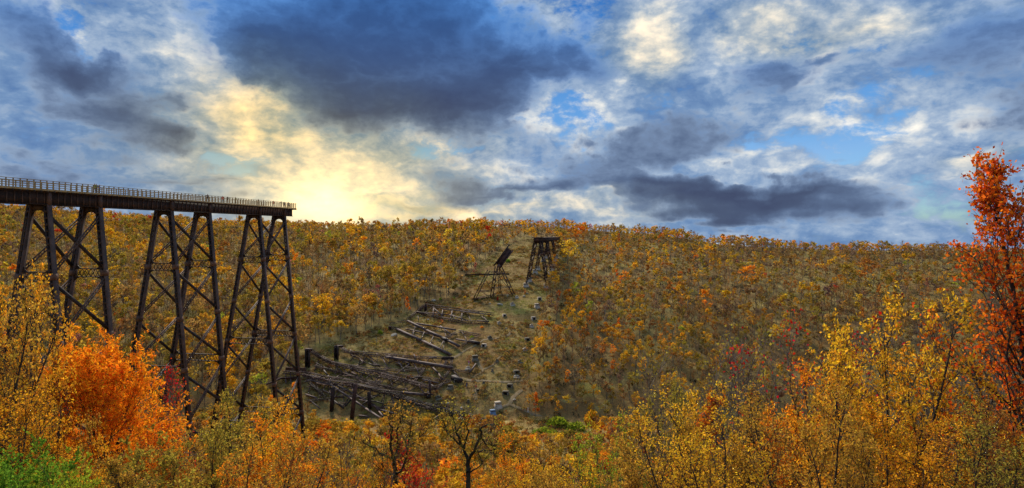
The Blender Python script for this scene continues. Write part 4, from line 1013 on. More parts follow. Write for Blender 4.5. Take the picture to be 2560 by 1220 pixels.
wreck('uppermost fallen tower frame lying across the slope below the leaning tower', c4, [
    (L_, [(1350, 70), (1640, 110), (1910, 146)], 1.3, 'wreck', 1.6), (L_, [(1330, 140), (1480, 175), (1640, 205), (1870, 212)], 1.3, 'wreck', .9), (B_, [(1500, 105), (1790, 132)], .8, 'steel_pale', 1.4), (B_, [(1640, 122), (1880, 150)], .7, 'steel_pale', 1.8),
    (T_, [(1425, 88), (1420, 168)], .45, 'steel_pale', 1.3), (T_, [(1500, 103), (1490, 172)], .45, 'steel_pale', 1.3), (T_, [(1577, 112), (1560, 190)], .45, 'steel_pale', 1.3), (T_, [(1655, 120), (1650, 198)], .45, 'steel_pale', 1.3),
    (L_, [(1350, 75), (1290, 128), (1215, 188)], 1.2, 'wreck', 1.0), (P_, [(1362, 72), (1362, 122)], 1.2, 'wreck'), (B_, [(1295, 130), (1345, 140)], 1.3, 'wreck', 1.2), (T_, [(1345, 132), (1550, 150), (1700, 196)], .6, 'wreck', 1.0), (T_, [(1420, 90), (1490, 152)], .5, 'steel_pale', 1.4), (B_, [(1780, 198), (1865, 205)], .9, 'steel', .9), (T_, [(1300, 160), (1305, 195)], .3, 'steel_pale', .8), (T_, [(1800, 150), (1855, 205)], .35, 'wreck', 1.0)] + web([(1360, 75), (1880, 145)], [(1340, 145), (1640, 205), (1860, 212)], 8, .28, 'steel_pale', 3))
wreck('fallen tower frame with two long pale columns slanting down the slope', c4, [
    (B_, [(1220, 200), (1370, 275), (1500, 335), (1630, 402)], 1.25, 'steel_pale', 1.5), (B_, [(1130, 265), (1340, 362), (1560, 470)], 1.35, 'steel_pale', 1.0), (L_, [(1065, 250), (1135, 262)], 1.2, 'wreck', 1.2), (L_, [(1070, 224), (1150, 210), (1222, 200)], .9, 'wreck', 1.4),
    (B_, [(1290, 220), (1450, 246), (1600, 272)], 1.0, 'steel_pale', 1.4), (L_, [(1625, 280), (1700, 298), (1805, 316)], 1.1, 'wreck', 1.0), (B_, [(1205, 265), (1400, 305), (1520, 340)], .75, 'steel_pale', .8), (B_, [(1610, 347), (1780, 377)], .9, 'steel_pale', .9), (B_, [(1735, 365), (1785, 378)], 1.6, 'steel', .9),
    (T_, [(1285, 238), (1245, 322)], .35, 'steel_pale', 1.0), (T_, [(1360, 270), (1320, 356)], .35, 'steel_pale', 1.0), (T_, [(1430, 310), (1393, 392)], .35, 'steel_pale', 1.0), (T_, [(1510, 348), (1473, 432)], .35, 'steel_pale', 1.0), (T_, [(1480, 240), (1570, 312)], .5, 'steel_pale', 1.2), (B_, [(1505, 340), (1535, 356)], 1.8, 'steel', 1.3), (L_, [(1520, 335), (1610, 290)], .9, 'wreck', 1.2), (L_, [(1650, 400), (1745, 340)], .9, 'wreck', .8), (P_, [(1075, 240), (1075, 268)], 1.1, 'steel'), (T_, [(1380, 300), (1470, 330)], .4, 'wreck', .8)] + web([(1220, 200), (1630, 402)], [(1130, 265), (1560, 470)], 7, .26, 'wreck', 4) + web([(1290, 220), (1600, 272), (1790, 316)], [(1205, 265), (1520, 340), (1780, 377)], 7, .24, 'steel_pale', 5))
wreck('long fallen tower with an upright stub at its upper end, middle of the wreck field', c4, [
    (P_, [(645, 398), (645, 512)], 1.4, 'steel'), (B_, [(655, 402), (690, 404)], 1.2, 'wreck', 5.0), (L_, [(680, 412), (770, 460)], .9, 'wreck', 2.5), (L_, [(775, 452), (1020, 466), (1270, 490), (1570, 496)], .95, 'wreck', 2.0), (L_, [(690, 440), (780, 462), (1050, 492)], .8, 'wreck', 1.6), (B_, [(1050, 490), (1300, 530), (1570, 575)], 1.5, 'steel_pale', 1.8),
    (T_, [(800, 470), (760, 520)], .3, 'wreck', 1.0), (T_, [(860, 470), (825, 545)], .3, 'wreck', 1.0), (T_, [(905, 472), (960, 560)], .3, 'wreck', 1.0), (T_, [(1010, 490), (1060, 582)], .35, 'steel_pale', 1.2), (T_, [(1140, 510), (1190, 612)], .35, 'steel_pale', 1.2), (T_, [(1265, 530), (1312, 632)], .4, 'steel_pale', 1.2), (T_, [(1400, 556), (1500, 666)], .4, 'steel_pale', 1.2),
    (L_, [(1530, 502), (1518, 568)], .9, 'wreck', 1.4), (L_, [(1575, 498), (1562, 574)], .9, 'wreck', 1.4), (B_, [(1500, 500), (1580, 498)], 1.5, 'steel', 1.8), (L_, [(1565, 585), (1500, 672)], .8, 'wreck', 1.2), (L_, [(1570, 588), (1720, 612)], .8, 'wreck', .7), (B_, [(1718, 610), (1765, 545)], .7, 'steel_pale', 1.2), (T_, [(1280, 505), (1270, 470)], .5, 'steel_pale', 1.0), (B_, [(1395, 497), (1445, 492)], .9, 'steel_pale', 2.2), (L_, [(1050, 582), (1010, 625)], .9, 'wreck', 1.0), (L_, [(1095, 590), (1180, 600), (1360, 580)], .8, 'wreck', 1.0), (L_, [(1350, 585), (1310, 640), (1250, 722)], .9, 'wreck', 1.0)] + web([(700, 420), (1020, 466), (1560, 496)], [(780, 500), (1050, 540), (1560, 575)], 16, .28, 'wreck', 6) + tangle([(660, 440), (1500, 500), (1500, 580), (1000, 570), (700, 520)], 18, 14))
wreck('largest fallen tower with bowed columns and a black upright, beside the last standing tower', c4, [
    (P_, [(414, 428), (414, 572)], 1.5, 'steel'), (B_, [(405, 430), (440, 432)], 1.5, 'wreck', 7.0), (L_, [(430, 430), (520, 490), (610, 535), (800, 578), (1000, 626), (1220, 684), (1450, 746)], 1.25, 'wreck', 2.2), (L_, [(440, 445), (570, 525)], .8, 'wreck', 2.5), (L_, [(560, 520), (700, 552), (900, 580), (1090, 592)], .9, 'wreck', 1.8),
    (L_, [(800, 590), (1000, 606), (1180, 640), (1340, 655), (1570, 686)], .85, 'wreck', 1.2), (T_, [(770, 592), (830, 662)], .4, 'wreck', 1.0), (T_, [(882, 600), (828, 662)], .4, 'wreck', 1.0), (T_, [(880, 600), (935, 670)], .35, 'wreck', 1.0), (T_, [(1010, 628), (960, 682)], .4, 'wreck', 1.0), (T_, [(720, 640), (770, 575)], .35, 'wreck', 1.0), (T_, [(1140, 665), (1070, 725)], .35, 'wreck', 1.0), (T_, [(1290, 700), (1350, 778)], .4, 'steel_pale', .9), (T_, [(640, 560), (700, 620)], .35, 'wreck', 1.0), (T_, [(500, 520), (470, 600)], .35, 'wreck', 1.0),
    (L_, [(1450, 746), (1510, 694)], .8, 'steel_pale', 1.0), (P_, [(1395, 678), (1397, 805)], .7, 'steel_pale'), (B_, [(1340, 670), (1460, 697)], .8, 'steel_pale', 1.0), (B_, [(1172, 775), (1380, 794)], 1.2, 'steel_pale', 1.0), (B_, [(1385, 780), (1385, 806)], 1.8, 'steel', .8), (L_, [(1030, 735), (1180, 750), (1240, 730)], .7, 'wreck', .9), (T_, [(1210, 560), (1110, 640)], .35, 'wreck', 1.0), (B_, [(1590, 655), (1632, 680)], 2.6, 'steel', .6), (T_, [(1570, 590), (1630, 650)], .4, 'wreck', .8)] + web([(480, 470), (800, 580), (1440, 742)], [(520, 600), (820, 665), (1180, 760), (1400, 800)], 15, .3, 'wreck', 7) + web([(800, 580), (1560, 686)], [(1000, 626), (1440, 742)], 9, .28, 'steel_pale', 8) + [(L_, [(470, 560), (700, 620), (900, 690), (1100, 745)], .8, 'wreck', 1.2)] + tangle([(450, 500), (900, 600), (1500, 680), (1400, 790), (1000, 720), (500, 620)], 30, 13))
wreck('nearest tangle of fallen girders and pale beams stretching along the valley floor', c4, [
    (G_, [(240, 590), (400, 596)], 1.9, 'steel_rust', 2.0), (L_, [(215, 612), (420, 622), (560, 655), (700, 672), (830, 700)], 1.25, 'wreck', 2.4), (L_, [(380, 632), (560, 680), (800, 716), (980, 760), (1170, 782)], 1.25, 'wreck', 2.6), (B_, [(520, 652), (780, 782), (1000, 912), (1130, 952)], .8, 'steel_pale', 1.6), (B_, [(410, 672), (600, 712), (760, 822), (880, 902), (1060, 1022)], .8, 'steel_pale', 1.8), (B_, [(60, 720), (200, 660), (330, 650)], .8, 'wreck', 1.5),
    (P_, [(800, 704), (768, 990)], 1.05, 'wreck'), (P_, [(905, 770), (915, 905)], .9, 'steel'), (P_, [(620, 730), (606, 922)], 1.0, 'steel'), (T_, [(790, 800), (720, 880)], .5, 'steel', 1.2), (T_, [(600, 820), (700, 900)], .5, 'steel', 1.2),
    (L_, [(820, 722), (1050, 772), (1200, 822), (1350, 872), (1500, 912), (1700, 962), (1880, 1022)], 1.5, 'steel', 2.4), (L_, [(1100, 792), (1300, 872), (1480, 932), (1640, 985)], .9, 'wreck', 1.2), (T_, [(1120, 815), (1190, 845)], .8, 'steel_pale', 1.0), (B_, [(1662, 950), (1550, 1082)], .55, 'steel_pale', 2.0), (B_, [(1480, 945), (1400, 1010)], .5, 'wreck', 1.6), (L_, [(410, 842), (590, 822)], .7, 'steel', 1.2), (T_, [(440, 842), (512, 902)], .35, 'steel_pale', 1.0), (T_, [(400, 790), (485, 818)], .6, 'steel_pale', 1.0), (L_, [(420, 690), (560, 812)], .8, 'steel', 1.6), (T_, [(235, 620), (240, 700)], .4, 'steel_pale', 1.0), (T_, [(275, 610), (280, 690)], .4, 'steel_pale', 1.0), (T_, [(170, 660), (340, 660)], .8, 'wreck', 1.0), (L_, [(880, 740), (900, 700)], .8, 'steel_pale', 2.0), (L_, [(840, 690), (880, 700), (1010, 740)], .5, 'wreck', 2.4), (T_, [(830, 960), (900, 968)], .6, 'steel_pale', .8), (L_, [(1380, 880), (1480, 860), (1590, 905)], .7, 'steel', 1.0)] + web([(400, 640), (800, 716), (1160, 782)], [(420, 780), (700, 880), (1060, 900)], 13, .34, 'wreck', 9) + tangle([(200, 600), (700, 640), (1160, 760), (1400, 870), (1100, 900), (500, 850), (300, 720)], 46, 12) + web([(420, 622), (830, 700), (1100, 770)], [(400, 690), (800, 800), (1000, 860)], 12, .3, 'steel', 10))
# tower left leaning at the top of the wreck field
def leaning():
    cv = c5; root0 = ray_hit(*cv(655, 935)); o = root0; r = link('leaning_tower', None, None, tuple(o)); tag(r, 'leaning rusty tower with its deck girder tipped up at the top of the wreck field', 'wreckage')
    fa = ray_hit(*cv(430, 970)); fb = ray_hit(*cv(655, 935)); fc = ray_hit(*cv(938, 906)); fd = ray_hit(*cv(760, 905)) + Vector((0, 5, 0))
    Y = fb.y + 2; A = lambda x, y, dy=0: at(*cv(x, y), Y + dy)
    def m(name, mat, fn): mb = MB(); fn(mb); mb.build(name, M[mat], r, o)
    def lat(a, b, w, mat='wreck', name='leg'):
        mb = MB(); d = (b - a).normalized(); s_ = d.cross(Vector((0, 1, 0))).normalized(); u = s_.cross(d)
        for s1 in (-1, 1): mb.beam(a + s_ * s1 * w * .4, b + s_ * s1 * w * .4, w * .26, w * .9, side=s_)
        L = (b - a).length; n = int(L / (w * 1.2))
        for k in range(n): p, q = a + d * L * k / n, a + d * L * (k + 1) / n; sg = 1 if k % 2 else -1; mb.beam(p + s_ * w * .3 * sg, q - s_ * w * .3 * sg, w * .12, w * .14, side=s_)
        mb.build(name, M[mat], r, o)
    lat(A(715, 540), fb, 1.7); lat(A(768, 540, 3), fc, 1.7); lat(A(618, 590, -1), fa, 1.6); lat(A(742, 550, 6), fd, 1.3, 'steel')
    lat(A(615, 612, -1), A(705, 606), .8, 'wreck', 'strut'); lat(A(705, 612), A(805, 625, 2), .8, 'wreck', 'strut'); lat(A(680, 812), A(885, 800, 2), .7, 'steel', 'strut'); lat(A(505, 850), A(660, 848), .7, 'steel', 'strut')
    lat(fa + UP * .6, fd + UP * .6, .8, 'steel', 'strut'); lat(fb + UP * .7, fc + UP * .5, .8, 'steel', 'strut'); lat(fa + UP * .5, fb + UP * .3, .6, 'wreck', 'strut')
    for a, b in (((600, 640), (700, 700)), ((690, 700), (600, 780)), ((720, 640), (860, 800)), ((800, 640), (690, 800)), ((510, 850), (640, 930)), ((590, 720), (660, 850))):
        mb = MB(); mb.beam(A(*a, .5), A(*b, .5), .18, .25); mb.build('brace', M['wreck'], r, o)
    # tipped deck: two plate girders side by side
    p0, p1 = A(722, 552, 1.5), A(893, 318, 6); d = (p1 - p0).normalized(); n = d.cross(Vector((0, 1, 0))).normalized()
    for k, off in ((0, -1.6), (1, 1.9)):
        mb = MB(); a, b = p0 + n * off, p1 + n * off + d * (0 if k == 0 else 1.4)
        mb.beam(a, b, .16, 2.6, side=n)
        for s_ in (-1, 1): mb.beam(a + d.cross(n) * s_ * 1.3, b + d.cross(n) * s_ * 1.3, .7, .14, side=n)
        mb.build('plate_girder', M['wreck' if k == 0 else 'steel'], r, o)
    mb = MB(); mb.beam(p0 + d * 1.5, p1 - d * .3, 3.1, .14, side=n); mb.build('deck', M['wreck'], r, o)
    mb = MB(); mb.beam(A(735, 520, -.6), A(760, 545, -.6), 1.3, 1.6); mb.build('bearing_plate', M['steel_pale'], r, o)
    for (x, y) in ((690, 708), (673, 808), (706, 612), (806, 628), (850, 710), (888, 802)):
        mb = MB(); c = A(x, y, -.4); mb.beam(c - UP * .45, c + UP * .45, .9, .9, up=Vector((0, 1, 0))); mb.build('gusset_plate', M['steel_pale'], r, o)
leaning()
def lone(name, label, cv, items, cat='girder'):
    c = ray_hit(*cv(*items[0][1][0])); root = link(name, None, None, tuple(c)); tag(root, label, cat)
    for it in items: wreck_beam(root, c, it[0], it[1], it[2], it[3], it[4], cv)
lone('fallen_girder', 'dark plate girder lying flat on the slope behind the leaning tower', c5, [(G_, [(318, 648), (600, 640)], 1.0, 'steel', .4), (G_, [(600, 640), (880, 636)], .8, 'steel', .4)])

# ------------------------------------------------------------------ concrete piers of the lost towers, rocks
PIERS = [ # px, py of the foot, width px, height px, variant, material, label
    (1343, 770, 15, 13, 0, 'concrete', 'tall pale tapered pier in the clearing under the far trestle'), (1281, 764, 12, 11, 1, 'concrete', 'broken pale pier below the leaning tower'), (1349, 750, 11, 9, 2, 'concrete', 'hollow pier just above the tall pale tapered pier'),
    (1261, 791, 10, 7, 2, 'concrete', 'small hollow pier below the broken pale pier'), (1334, 800, 12, 10, 2, 'concrete', 'pale hollow pier at the right edge of the clearing'), (1248, 810, 11, 9, 1, 'concrete', 'grey broken pier right of the uppermost fallen tower'), (1329, 817, 12, 9, 1, 'concrete', 'cracked pale pier under the hollow pier at the clearing edge'),
    (1225, 847, 13, 10, 1, 'concrete_dark', 'dark broken pier at the end of the slanting fallen tower'), (1318, 851, 13, 8, 2, 'concrete_dark', 'dark low pier on the bank at the right side of the clearing'), (1210, 866, 13, 8, 2, 'concrete', 'overgrown hollow pier below the slanting columns'), (1312, 876, 12, 9, 1, 'concrete', 'stumpy broken pier in the scrub at the clearing edge'),
    (1188, 900, 19, 13, 0, 'concrete_dark', 'large grey-green pier beside the dirt track'), (1243, 904, 8, 7, 0, 'concrete_dark', 'small dark square pier right of the large grey-green one'), (1300, 906, 13, 9, 1, 'concrete_dark', 'mossy broken pier near the right-hand trees'), (1170, 922, 14, 8, 1, 'concrete', 'pale low block at the tip of the bent pole'),
    (1231, 928, 7, 6, 0, 'concrete_dark', 'small dark pier below the forked path'), (1291, 933, 15, 9, 2, 'concrete_dark', 'brown pier half buried in scrub'), (1292, 942, 18, 5, 1, 'rock', 'low stone remains under the half-buried brown pier'), (1142, 955, 15, 9, 2, 'concrete_dark', 'black hollow pier at the end of the largest fallen tower'), (1209, 959, 8, 6, 0, 'concrete_dark', 'small dark pier beside the level track'),
    (1275, 968, 15, 10, 2, 'concrete_dark', 'dark hollow pier under the level track'), (1264, 986, 17, 10, 2, 'concrete_dark', 'wide dark pier with a dirt heap'), (1126, 972, 16, 11, 0, 'concrete_dark', 'olive-grey pier left of the hikers'), (1096, 998, 17, 11, 1, 'concrete_dark', 'rough grey pier near the lower wreck'), (1171, 1006, 8, 8, 0, 'concrete_dark', 'dark narrow pier below the hikers'),
    (1245, 1018, 20, 15, 0, 'concrete', 'biggest pale stone pier at the bottom of the clearing'), (1232, 1035, 17, 12, 0, 'concrete_blue', 'blue-grey painted pier below the biggest pale pier'), (1154, 1023, 8, 5, 0, 'concrete', 'tiny pale pier in the grass near the bottom of the clearing'), (1194, 977, 9, 5, 2, 'concrete_dark', 'dark flat pier beside the hiker in red'),
    (1292, 744, 10, 7, 1, 'concrete', 'pale broken pier at the foot of the leaning tower'), (1269, 740, 11, 5, 1, 'concrete', 'flat pale block behind the leaning tower foot')]
rp = np.random.default_rng(4)
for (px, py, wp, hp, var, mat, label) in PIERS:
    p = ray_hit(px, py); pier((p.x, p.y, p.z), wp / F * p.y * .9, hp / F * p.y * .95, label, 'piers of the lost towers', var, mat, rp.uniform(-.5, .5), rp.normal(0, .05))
def rock_mesh(seed):
    import bmesh
    bm = bmesh.new(); bmesh.ops.create_icosphere(bm, subdivisions=2, radius=1.0); r = np.random.default_rng(seed)
    pl = nrm(r.normal(size=(9, 3))); dd = r.uniform(.55, .9, 9)
    for v in bm.verts:
        c = np.array(v.co)
        for n_, d_ in zip(pl, dd):
            e = c @ n_ - d_
            if e > 0: c = c - n_ * e
        v.co = c
    me = bpy.data.meshes.new('rock'); bm.to_mesh(me); bm.free(); me.materials.append(M['rock']); return me
RM = [rock_mesh(i) for i in range(4)]
for i, (px, py, w, h, label) in enumerate([(1251, 763, 20, 7, 'large flat grey-green boulder below the leaning tower'), (1085, 752, 16, 6, 'flat pale boulder above the uppermost fallen tower'), (1174, 779, 9, 5, 'grey rock right of the flat pale boulder'), (985, 840, 22, 10, 'pale outcrop beside the slanting fallen tower'), (1310, 742, 9, 6, 'pale rock at the foot of the far trestle'), (1225, 760, 7, 4, 'small rock beside the large flat boulder'), (1280, 815, 7, 4, 'small pale stone in the middle of the upper clearing'), (1265, 822, 6, 4, 'pale stone next to the track'), (1300, 824, 8, 4, 'flat stone near the cracked pale pier'), (1297, 690, 10, 4, 'dark slab on the gully side under the far trestle'), (1318, 735, 8, 5, 'rounded stone under the far trestle'), (1070, 800, 8, 4, 'stone inside the uppermost fallen frame'), (1085, 870, 9, 5, 'stone between the fallen towers'), (1010, 905, 10, 4, 'stone beside the middle fallen tower'), (1285, 1000, 12, 5, 'mossy stone under the wide dark pier'), (1120, 1010, 9, 4, 'stone in the lower grass')]):
    p = ray_hit(px, py); o = link('boulder', RM[i % 4], None, (p.x, p.y, p.z + .1)); s = w / F * p.y * .5; o.scale = (s, s * .9, h / F * p.y * .6); o.rotation_euler = (rp.normal(0, .15), rp.normal(0, .15), rp.uniform(0, 6)); tag(o, label, 'rock', 'rocks in the clearing')

# ------------------------------------------------------------------ dirt tracks in the clearing
def ribbon(name, pix, width, mat='dirt'):
    W = [ray_hit(px, py) for px, py in pix]; pts = []
    for a, b in zip(W[:-1], W[1:]):
        n = max(2, int((b - a).length / 1.5)); pts += [a.lerp(b, k / n) for k in range(n)]
    pts.append(W[-1]); V, Q = [], []
    for i, p in enumerate(pts):
        d = (pts[min(i + 1, len(pts) - 1)] - pts[max(i - 1, 0)]); d.z = 0; d.normalize(); s = Vector((d.y, -d.x, 0)); w = width * (.75 + .6 * float(vnoise(i * .31, 3.3, 5)))
        for k in (-1, 0, 1):
            q = p + s * k * w / 2 + s * .5 * math.sin(i * .7); V.append((q.x, q.y, float(terrain(q.x, q.y)) + (.22 if k == 0 else .10)))
        if i: b = 3 * i; Q += [(b - 3, b - 2, b + 1, b), (b - 2, b - 1, b + 2, b + 1)]
    tag(link(name, mesh_quads(name, np.array(V), np.array(Q), M[mat])), kind='structure')
ribbon('level_track', [(1150, 946), (1185, 951), (1225, 956), (1260, 954), (1308, 953)], 1.5)
ribbon('forked_path', [(1195, 905), (1203, 918), (1207, 928), (1190, 938), (1180, 945)], 1.2)
ribbon('slope_path', [(1120, 900), (1150, 885), (1180, 870), (1208, 850), (1240, 848), (1268, 838), (1276, 830)], 1.3)
ribbon('branch_path', [(1205, 925), (1235, 910), (1255, 890)], .9)
ribbon('hiker_path', [(1186, 975), (1191, 990), (1192, 1000)], 1.3)
ribbon('valley_path', [(1305, 975), (1285, 995), (1272, 1012), (1290, 1022), (1318, 1030), (1350, 1040), (1390, 1052)], 1.4)
ribbon('lower_path', [(1272, 1012), (1255, 1022), (1240, 1030)], 1.0)

# ------------------------------------------------------------------ brush: countless small shrubs and grass clumps
def brush_geo(seed, n, ln):
    r = np.random.default_rng(seed); u = nrm(r.normal(size=(n, 3))); u[:, 2] = np.abs(u[:, 2]); C = u * r.uniform(.3, 1, (n, 1)) ** .6 * np.array([1, 1, .95])
    return (*leaf_quads(C, ln, ln * .5, r, -.3), r.uniform(size=n))
def blade_geo(seed, n):
    r = np.random.default_rng(seed); b = r.normal(0, .5, (n, 3)) * np.array([1, 1, 0]); t = b + np.stack([r.normal(0, .35, n), r.normal(0, .35, n), r.uniform(.6, 1.2, n)], 1); s = nrm(np.cross(t - b, r.normal(size=(n, 3)))) * .07
    return np.stack([b - s, b + s, t + s * .3, t - s * .3], 1).reshape(-1, 3), np.arange(4 * n).reshape(n, 4), r.uniform(size=n)
def scatter_stuff(name, label, cat, items, geos):
    VV, QQ, TT, RR = [], [], [], []; nv = 0; r = np.random.default_rng(3)
    for (x, y, z, s, sz, c) in items:
        V, Q, rn = geos[r.integers(0, len(geos))]; th = r.uniform(0, 6.28); co, si = math.cos(th), math.sin(th)
        VV.append(V @ np.array([[co * s, si * s, 0], [-si * s, co * s, 0], [0, 0, sz]]) + np.array([x, y, z])); QQ.append(Q + nv); nv += len(V)
        TT.append(np.repeat(np.append(np.array(c) * r.uniform(.75, 1.2), 1)[None], len(Q), 0)); RR.append(rn)
    o = link(name, mesh_quads(name, np.concatenate(VV), np.concatenate(QQ), M['leaf_wood'], {'tint': ('FLOAT_COLOR', np.concatenate(TT)), 'rnd': ('FLOAT', np.concatenate(RR))}))
    tag(o, label, cat, kind='stuff')
def brush():
    r = np.random.default_rng(91); N = 30000; Y = np.sqrt(r.uniform(30 ** 2, 620 ** 2, N)); X = r.uniform(-.98, .98, N) * Y; Z = terrain(X, Y); px, py = to_px(X, Y, Z); cl = inside(px, py, CLEAR); yr = np.interp(px, RID_X, RID_Y)
    dens = fbm(X / 14, Y / 14, 55, 3)
    pal_c = [(.30, .125, .038), (.38, .25, .07), (.30, .21, .052), (.17, .11, .045), (.42, .21, .05), (.33, .28, .055)]; pal_f = [(.15, .095, .034), (.19, .125, .035), (.12, .088, .045), (.27, .165, .032), (.17, .075, .026), (.18, .14, .03)]  # forest palette kept dark: shade between the trees put into the colour
    A, Bc, Gc = [], [], []
    for i in range(N):
        if cl[i]:
            if len(Bc) < 1500 and dens[i] > -.12: s = r.uniform(.35, 1.3) * (1.6 if r.uniform() < .12 else 1); Bc.append((X[i], Y[i], Z[i] - .1, s, s * r.uniform(.5, .9), pal_c[r.integers(0, 6)]))
        elif Y[i] < yr[i] + 5 and len(A) < 5200:
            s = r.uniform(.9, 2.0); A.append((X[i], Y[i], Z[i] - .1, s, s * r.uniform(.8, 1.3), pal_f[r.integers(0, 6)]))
    k = 0
    while len(Bc) < 5200 and k < 60:
        k += 1; Y2 = np.sqrt(r.uniform(190 ** 2, 480 ** 2, 4000)); X2 = r.uniform(-.45, .1, 4000) * Y2; Z2 = terrain(X2, Y2); p2, q2 = to_px(X2, Y2, Z2); c2 = inside(p2, q2, CLEAR); d2 = fbm(X2 / 14, Y2 / 14, 55, 3)
        for x, y, z, c, d in zip(X2, Y2, Z2, c2, d2):
            if not c: continue
            if d > -.05 and len(Bc) < 5200: s = r.uniform(.45, 1.4) * (1.8 if r.uniform() < .12 else 1); Bc.append((x, y, z - .1, s, s * r.uniform(.5, .9), pal_c[r.integers(0, 6)]))
            if len(Gc) < 9000: s = r.uniform(.5, 1.1); g2 = fbm(x / 22, y / 22, 71, 3); Gc.append((x, y, z - .05, s, s * .7, (.26, .27, .05) if g2 > .18 else ((.36, .27, .10) if r.uniform() < .5 else (.27, .17, .06))))
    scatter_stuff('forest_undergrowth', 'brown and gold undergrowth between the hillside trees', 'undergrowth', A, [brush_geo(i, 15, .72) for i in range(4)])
    scatter_stuff('clearing_brush', 'rusty brush and low scrub covering the clearing', 'brush', Bc, [brush_geo(10 + i, 26, .46) for i in range(4)])
    scatter_stuff('dry_grass', 'dry straw-coloured grass tufts in the clearing', 'grass', Gc, [blade_geo(20 + i, 9) for i in range(4)])
brush()
# bushes of the valley floor, small bright shrubs, pale dead trunks, a fallen trunk or two
SHR = {k: brush_geo(60 + k, 260, .34) for k in range(3)}
SHM = {k: mesh_quads('crown', v[0], v[1], M['leaf'], {'rnd': ('FLOAT', v[2])}) for k, v in SHR.items()}
def stem_mesh(seed):
    r = np.random.default_rng(seed); return mesh_quads('stem', *tubes([(np.array([0, 0, -.3]), nrm(np.array([math.cos(a) * .5, math.sin(a) * .5, .8])) * .75, .05, .02) for a in np.arange(5) * 1.26 + r.uniform()], 3), M['bark'])
STM = [stem_mesh(i) for i in range(2)]
for i, (px, py, wp, hp, c, label) in enumerate([(1395, 1066, 60, 26, 'lime', 'bright green rounded bush on the valley floor beside the path'), (1440, 1074, 52, 22, 'lime', 'green bush right of the bright rounded one on the valley floor'), (1360, 1086, 70, 18, 'lime', 'low spreading green bush in front on the valley floor'), (1425, 1092, 60, 18, 'olive', 'yellow-green low bush at the front of the valley floor'), (1480, 1060, 40, 40, 'gold', 'golden bush behind the valley-floor green bushes'),
        (1141, 700, 9, 9, 'lime', 'small lime shrub left of the leaning tower'), (1135, 748, 7, 7, 'green', 'small green shrub on the slope left of the leaning tower'), (1162, 746, 8, 7, 'yellow', 'small yellow shrub beside the small green one'), (1124, 690, 8, 8, 'olive', 'small olive shrub above the small lime one'), (1101, 750, 8, 7, 'lime', 'small yellow-green shrub near the flat pale boulder'), (1270, 655, 14, 9, 'green', 'dark green shrub between the leaning tower and the far trestle'), (1244, 752, 6, 12, 'red', 'small scarlet shrub at the foot of the leaning tower'),
        (1222, 792, 8, 9, 'yellow', 'small yellow shrub at the end of the uppermost fallen frame'), (950, 835, 14, 12, 'lime', 'yellow-green shrub left of the slanting fallen tower'), (1180, 845, 12, 7, 'lime', 'low lime shrub under the slanting fallen tower'), (1285, 868, 10, 7, 'olive', 'olive shrub in the middle of the clearing'), (1205, 820, 10, 6, 'orange', 'orange shrub caught in the slanting fallen tower')]):
    p = ray_hit(px, py); t = link('low_shrub', None, None, (p.x, p.y, p.z)); s = wp / F * p.y * .5; t.scale = (s, s, hp / F * p.y * .95); t.rotation_euler = (0, 0, i * 1.1); link('stem', STM[i % 2], t); c_ = link('crown', SHM[i % 3], t); c_.color = (*(np.array(COLR[c]) * (.62 if wp > 30 else .9)), 1); tag(t, label, 'shrub', 'shrubs in the clearing')
def snag(px, py, hp, lean, label, w=.16):
    r = np.random.default_rng(int(px)); p = ray_hit(px, py); h = hp / F * p.y; pts = [np.zeros(3)]; segs = []
    for i in range(6): q = pts[-1] + np.array([lean * h / 6 + r.normal(0, .12), r.normal(0, .12), h / 6]); segs.append((pts[-1], q, w * (1 - i * .14), w * (1 - (i + 1) * .14))); pts.append(q)
    for i in range(2, 6):
        d = nrm(np.array([r.normal(), r.normal(), .9])); segs.append((pts[i], pts[i] + d * h * .14, .05, .02))
    o = link('dead_tree', mesh_quads('dead_tree', *tubes(segs, 5), M['bark_pale']), None, (p.x, p.y, p.z - .2)); tag(o, label, 'dead tree', 'pale dead trunks')
for a in ((1508, 832, 62, .05, 'forked pale dead trunk low on the right slope'), (1489, 816, 40, .02, 'pale dead trunk touching the orange-red pointed tree'), (1745, 775, 66, .04, 'tall pale dead trunk beside the lone vivid orange tree'), (1719, 785, 46, .03, 'shorter pale dead trunk left of the tall one'), (1647, 795, 30, 0, 'thin pale dead trunk in the brown wood'), (1188, 672, 46, 0, 'bare mossy pole trunk left of the leaning tower'), (942, 860, 20, .02, 'short pale snag above the largest fallen tower'), (1035, 758, 40, .02, 'pale trunk above the uppermost fallen frame'), (1685, 840, 36, 0, 'thin grey dead trunk at the foot of the right slope'), (1679, 565, 22, .05, 'bare dead tree standing on the right-hand skyline')): snag(*a)

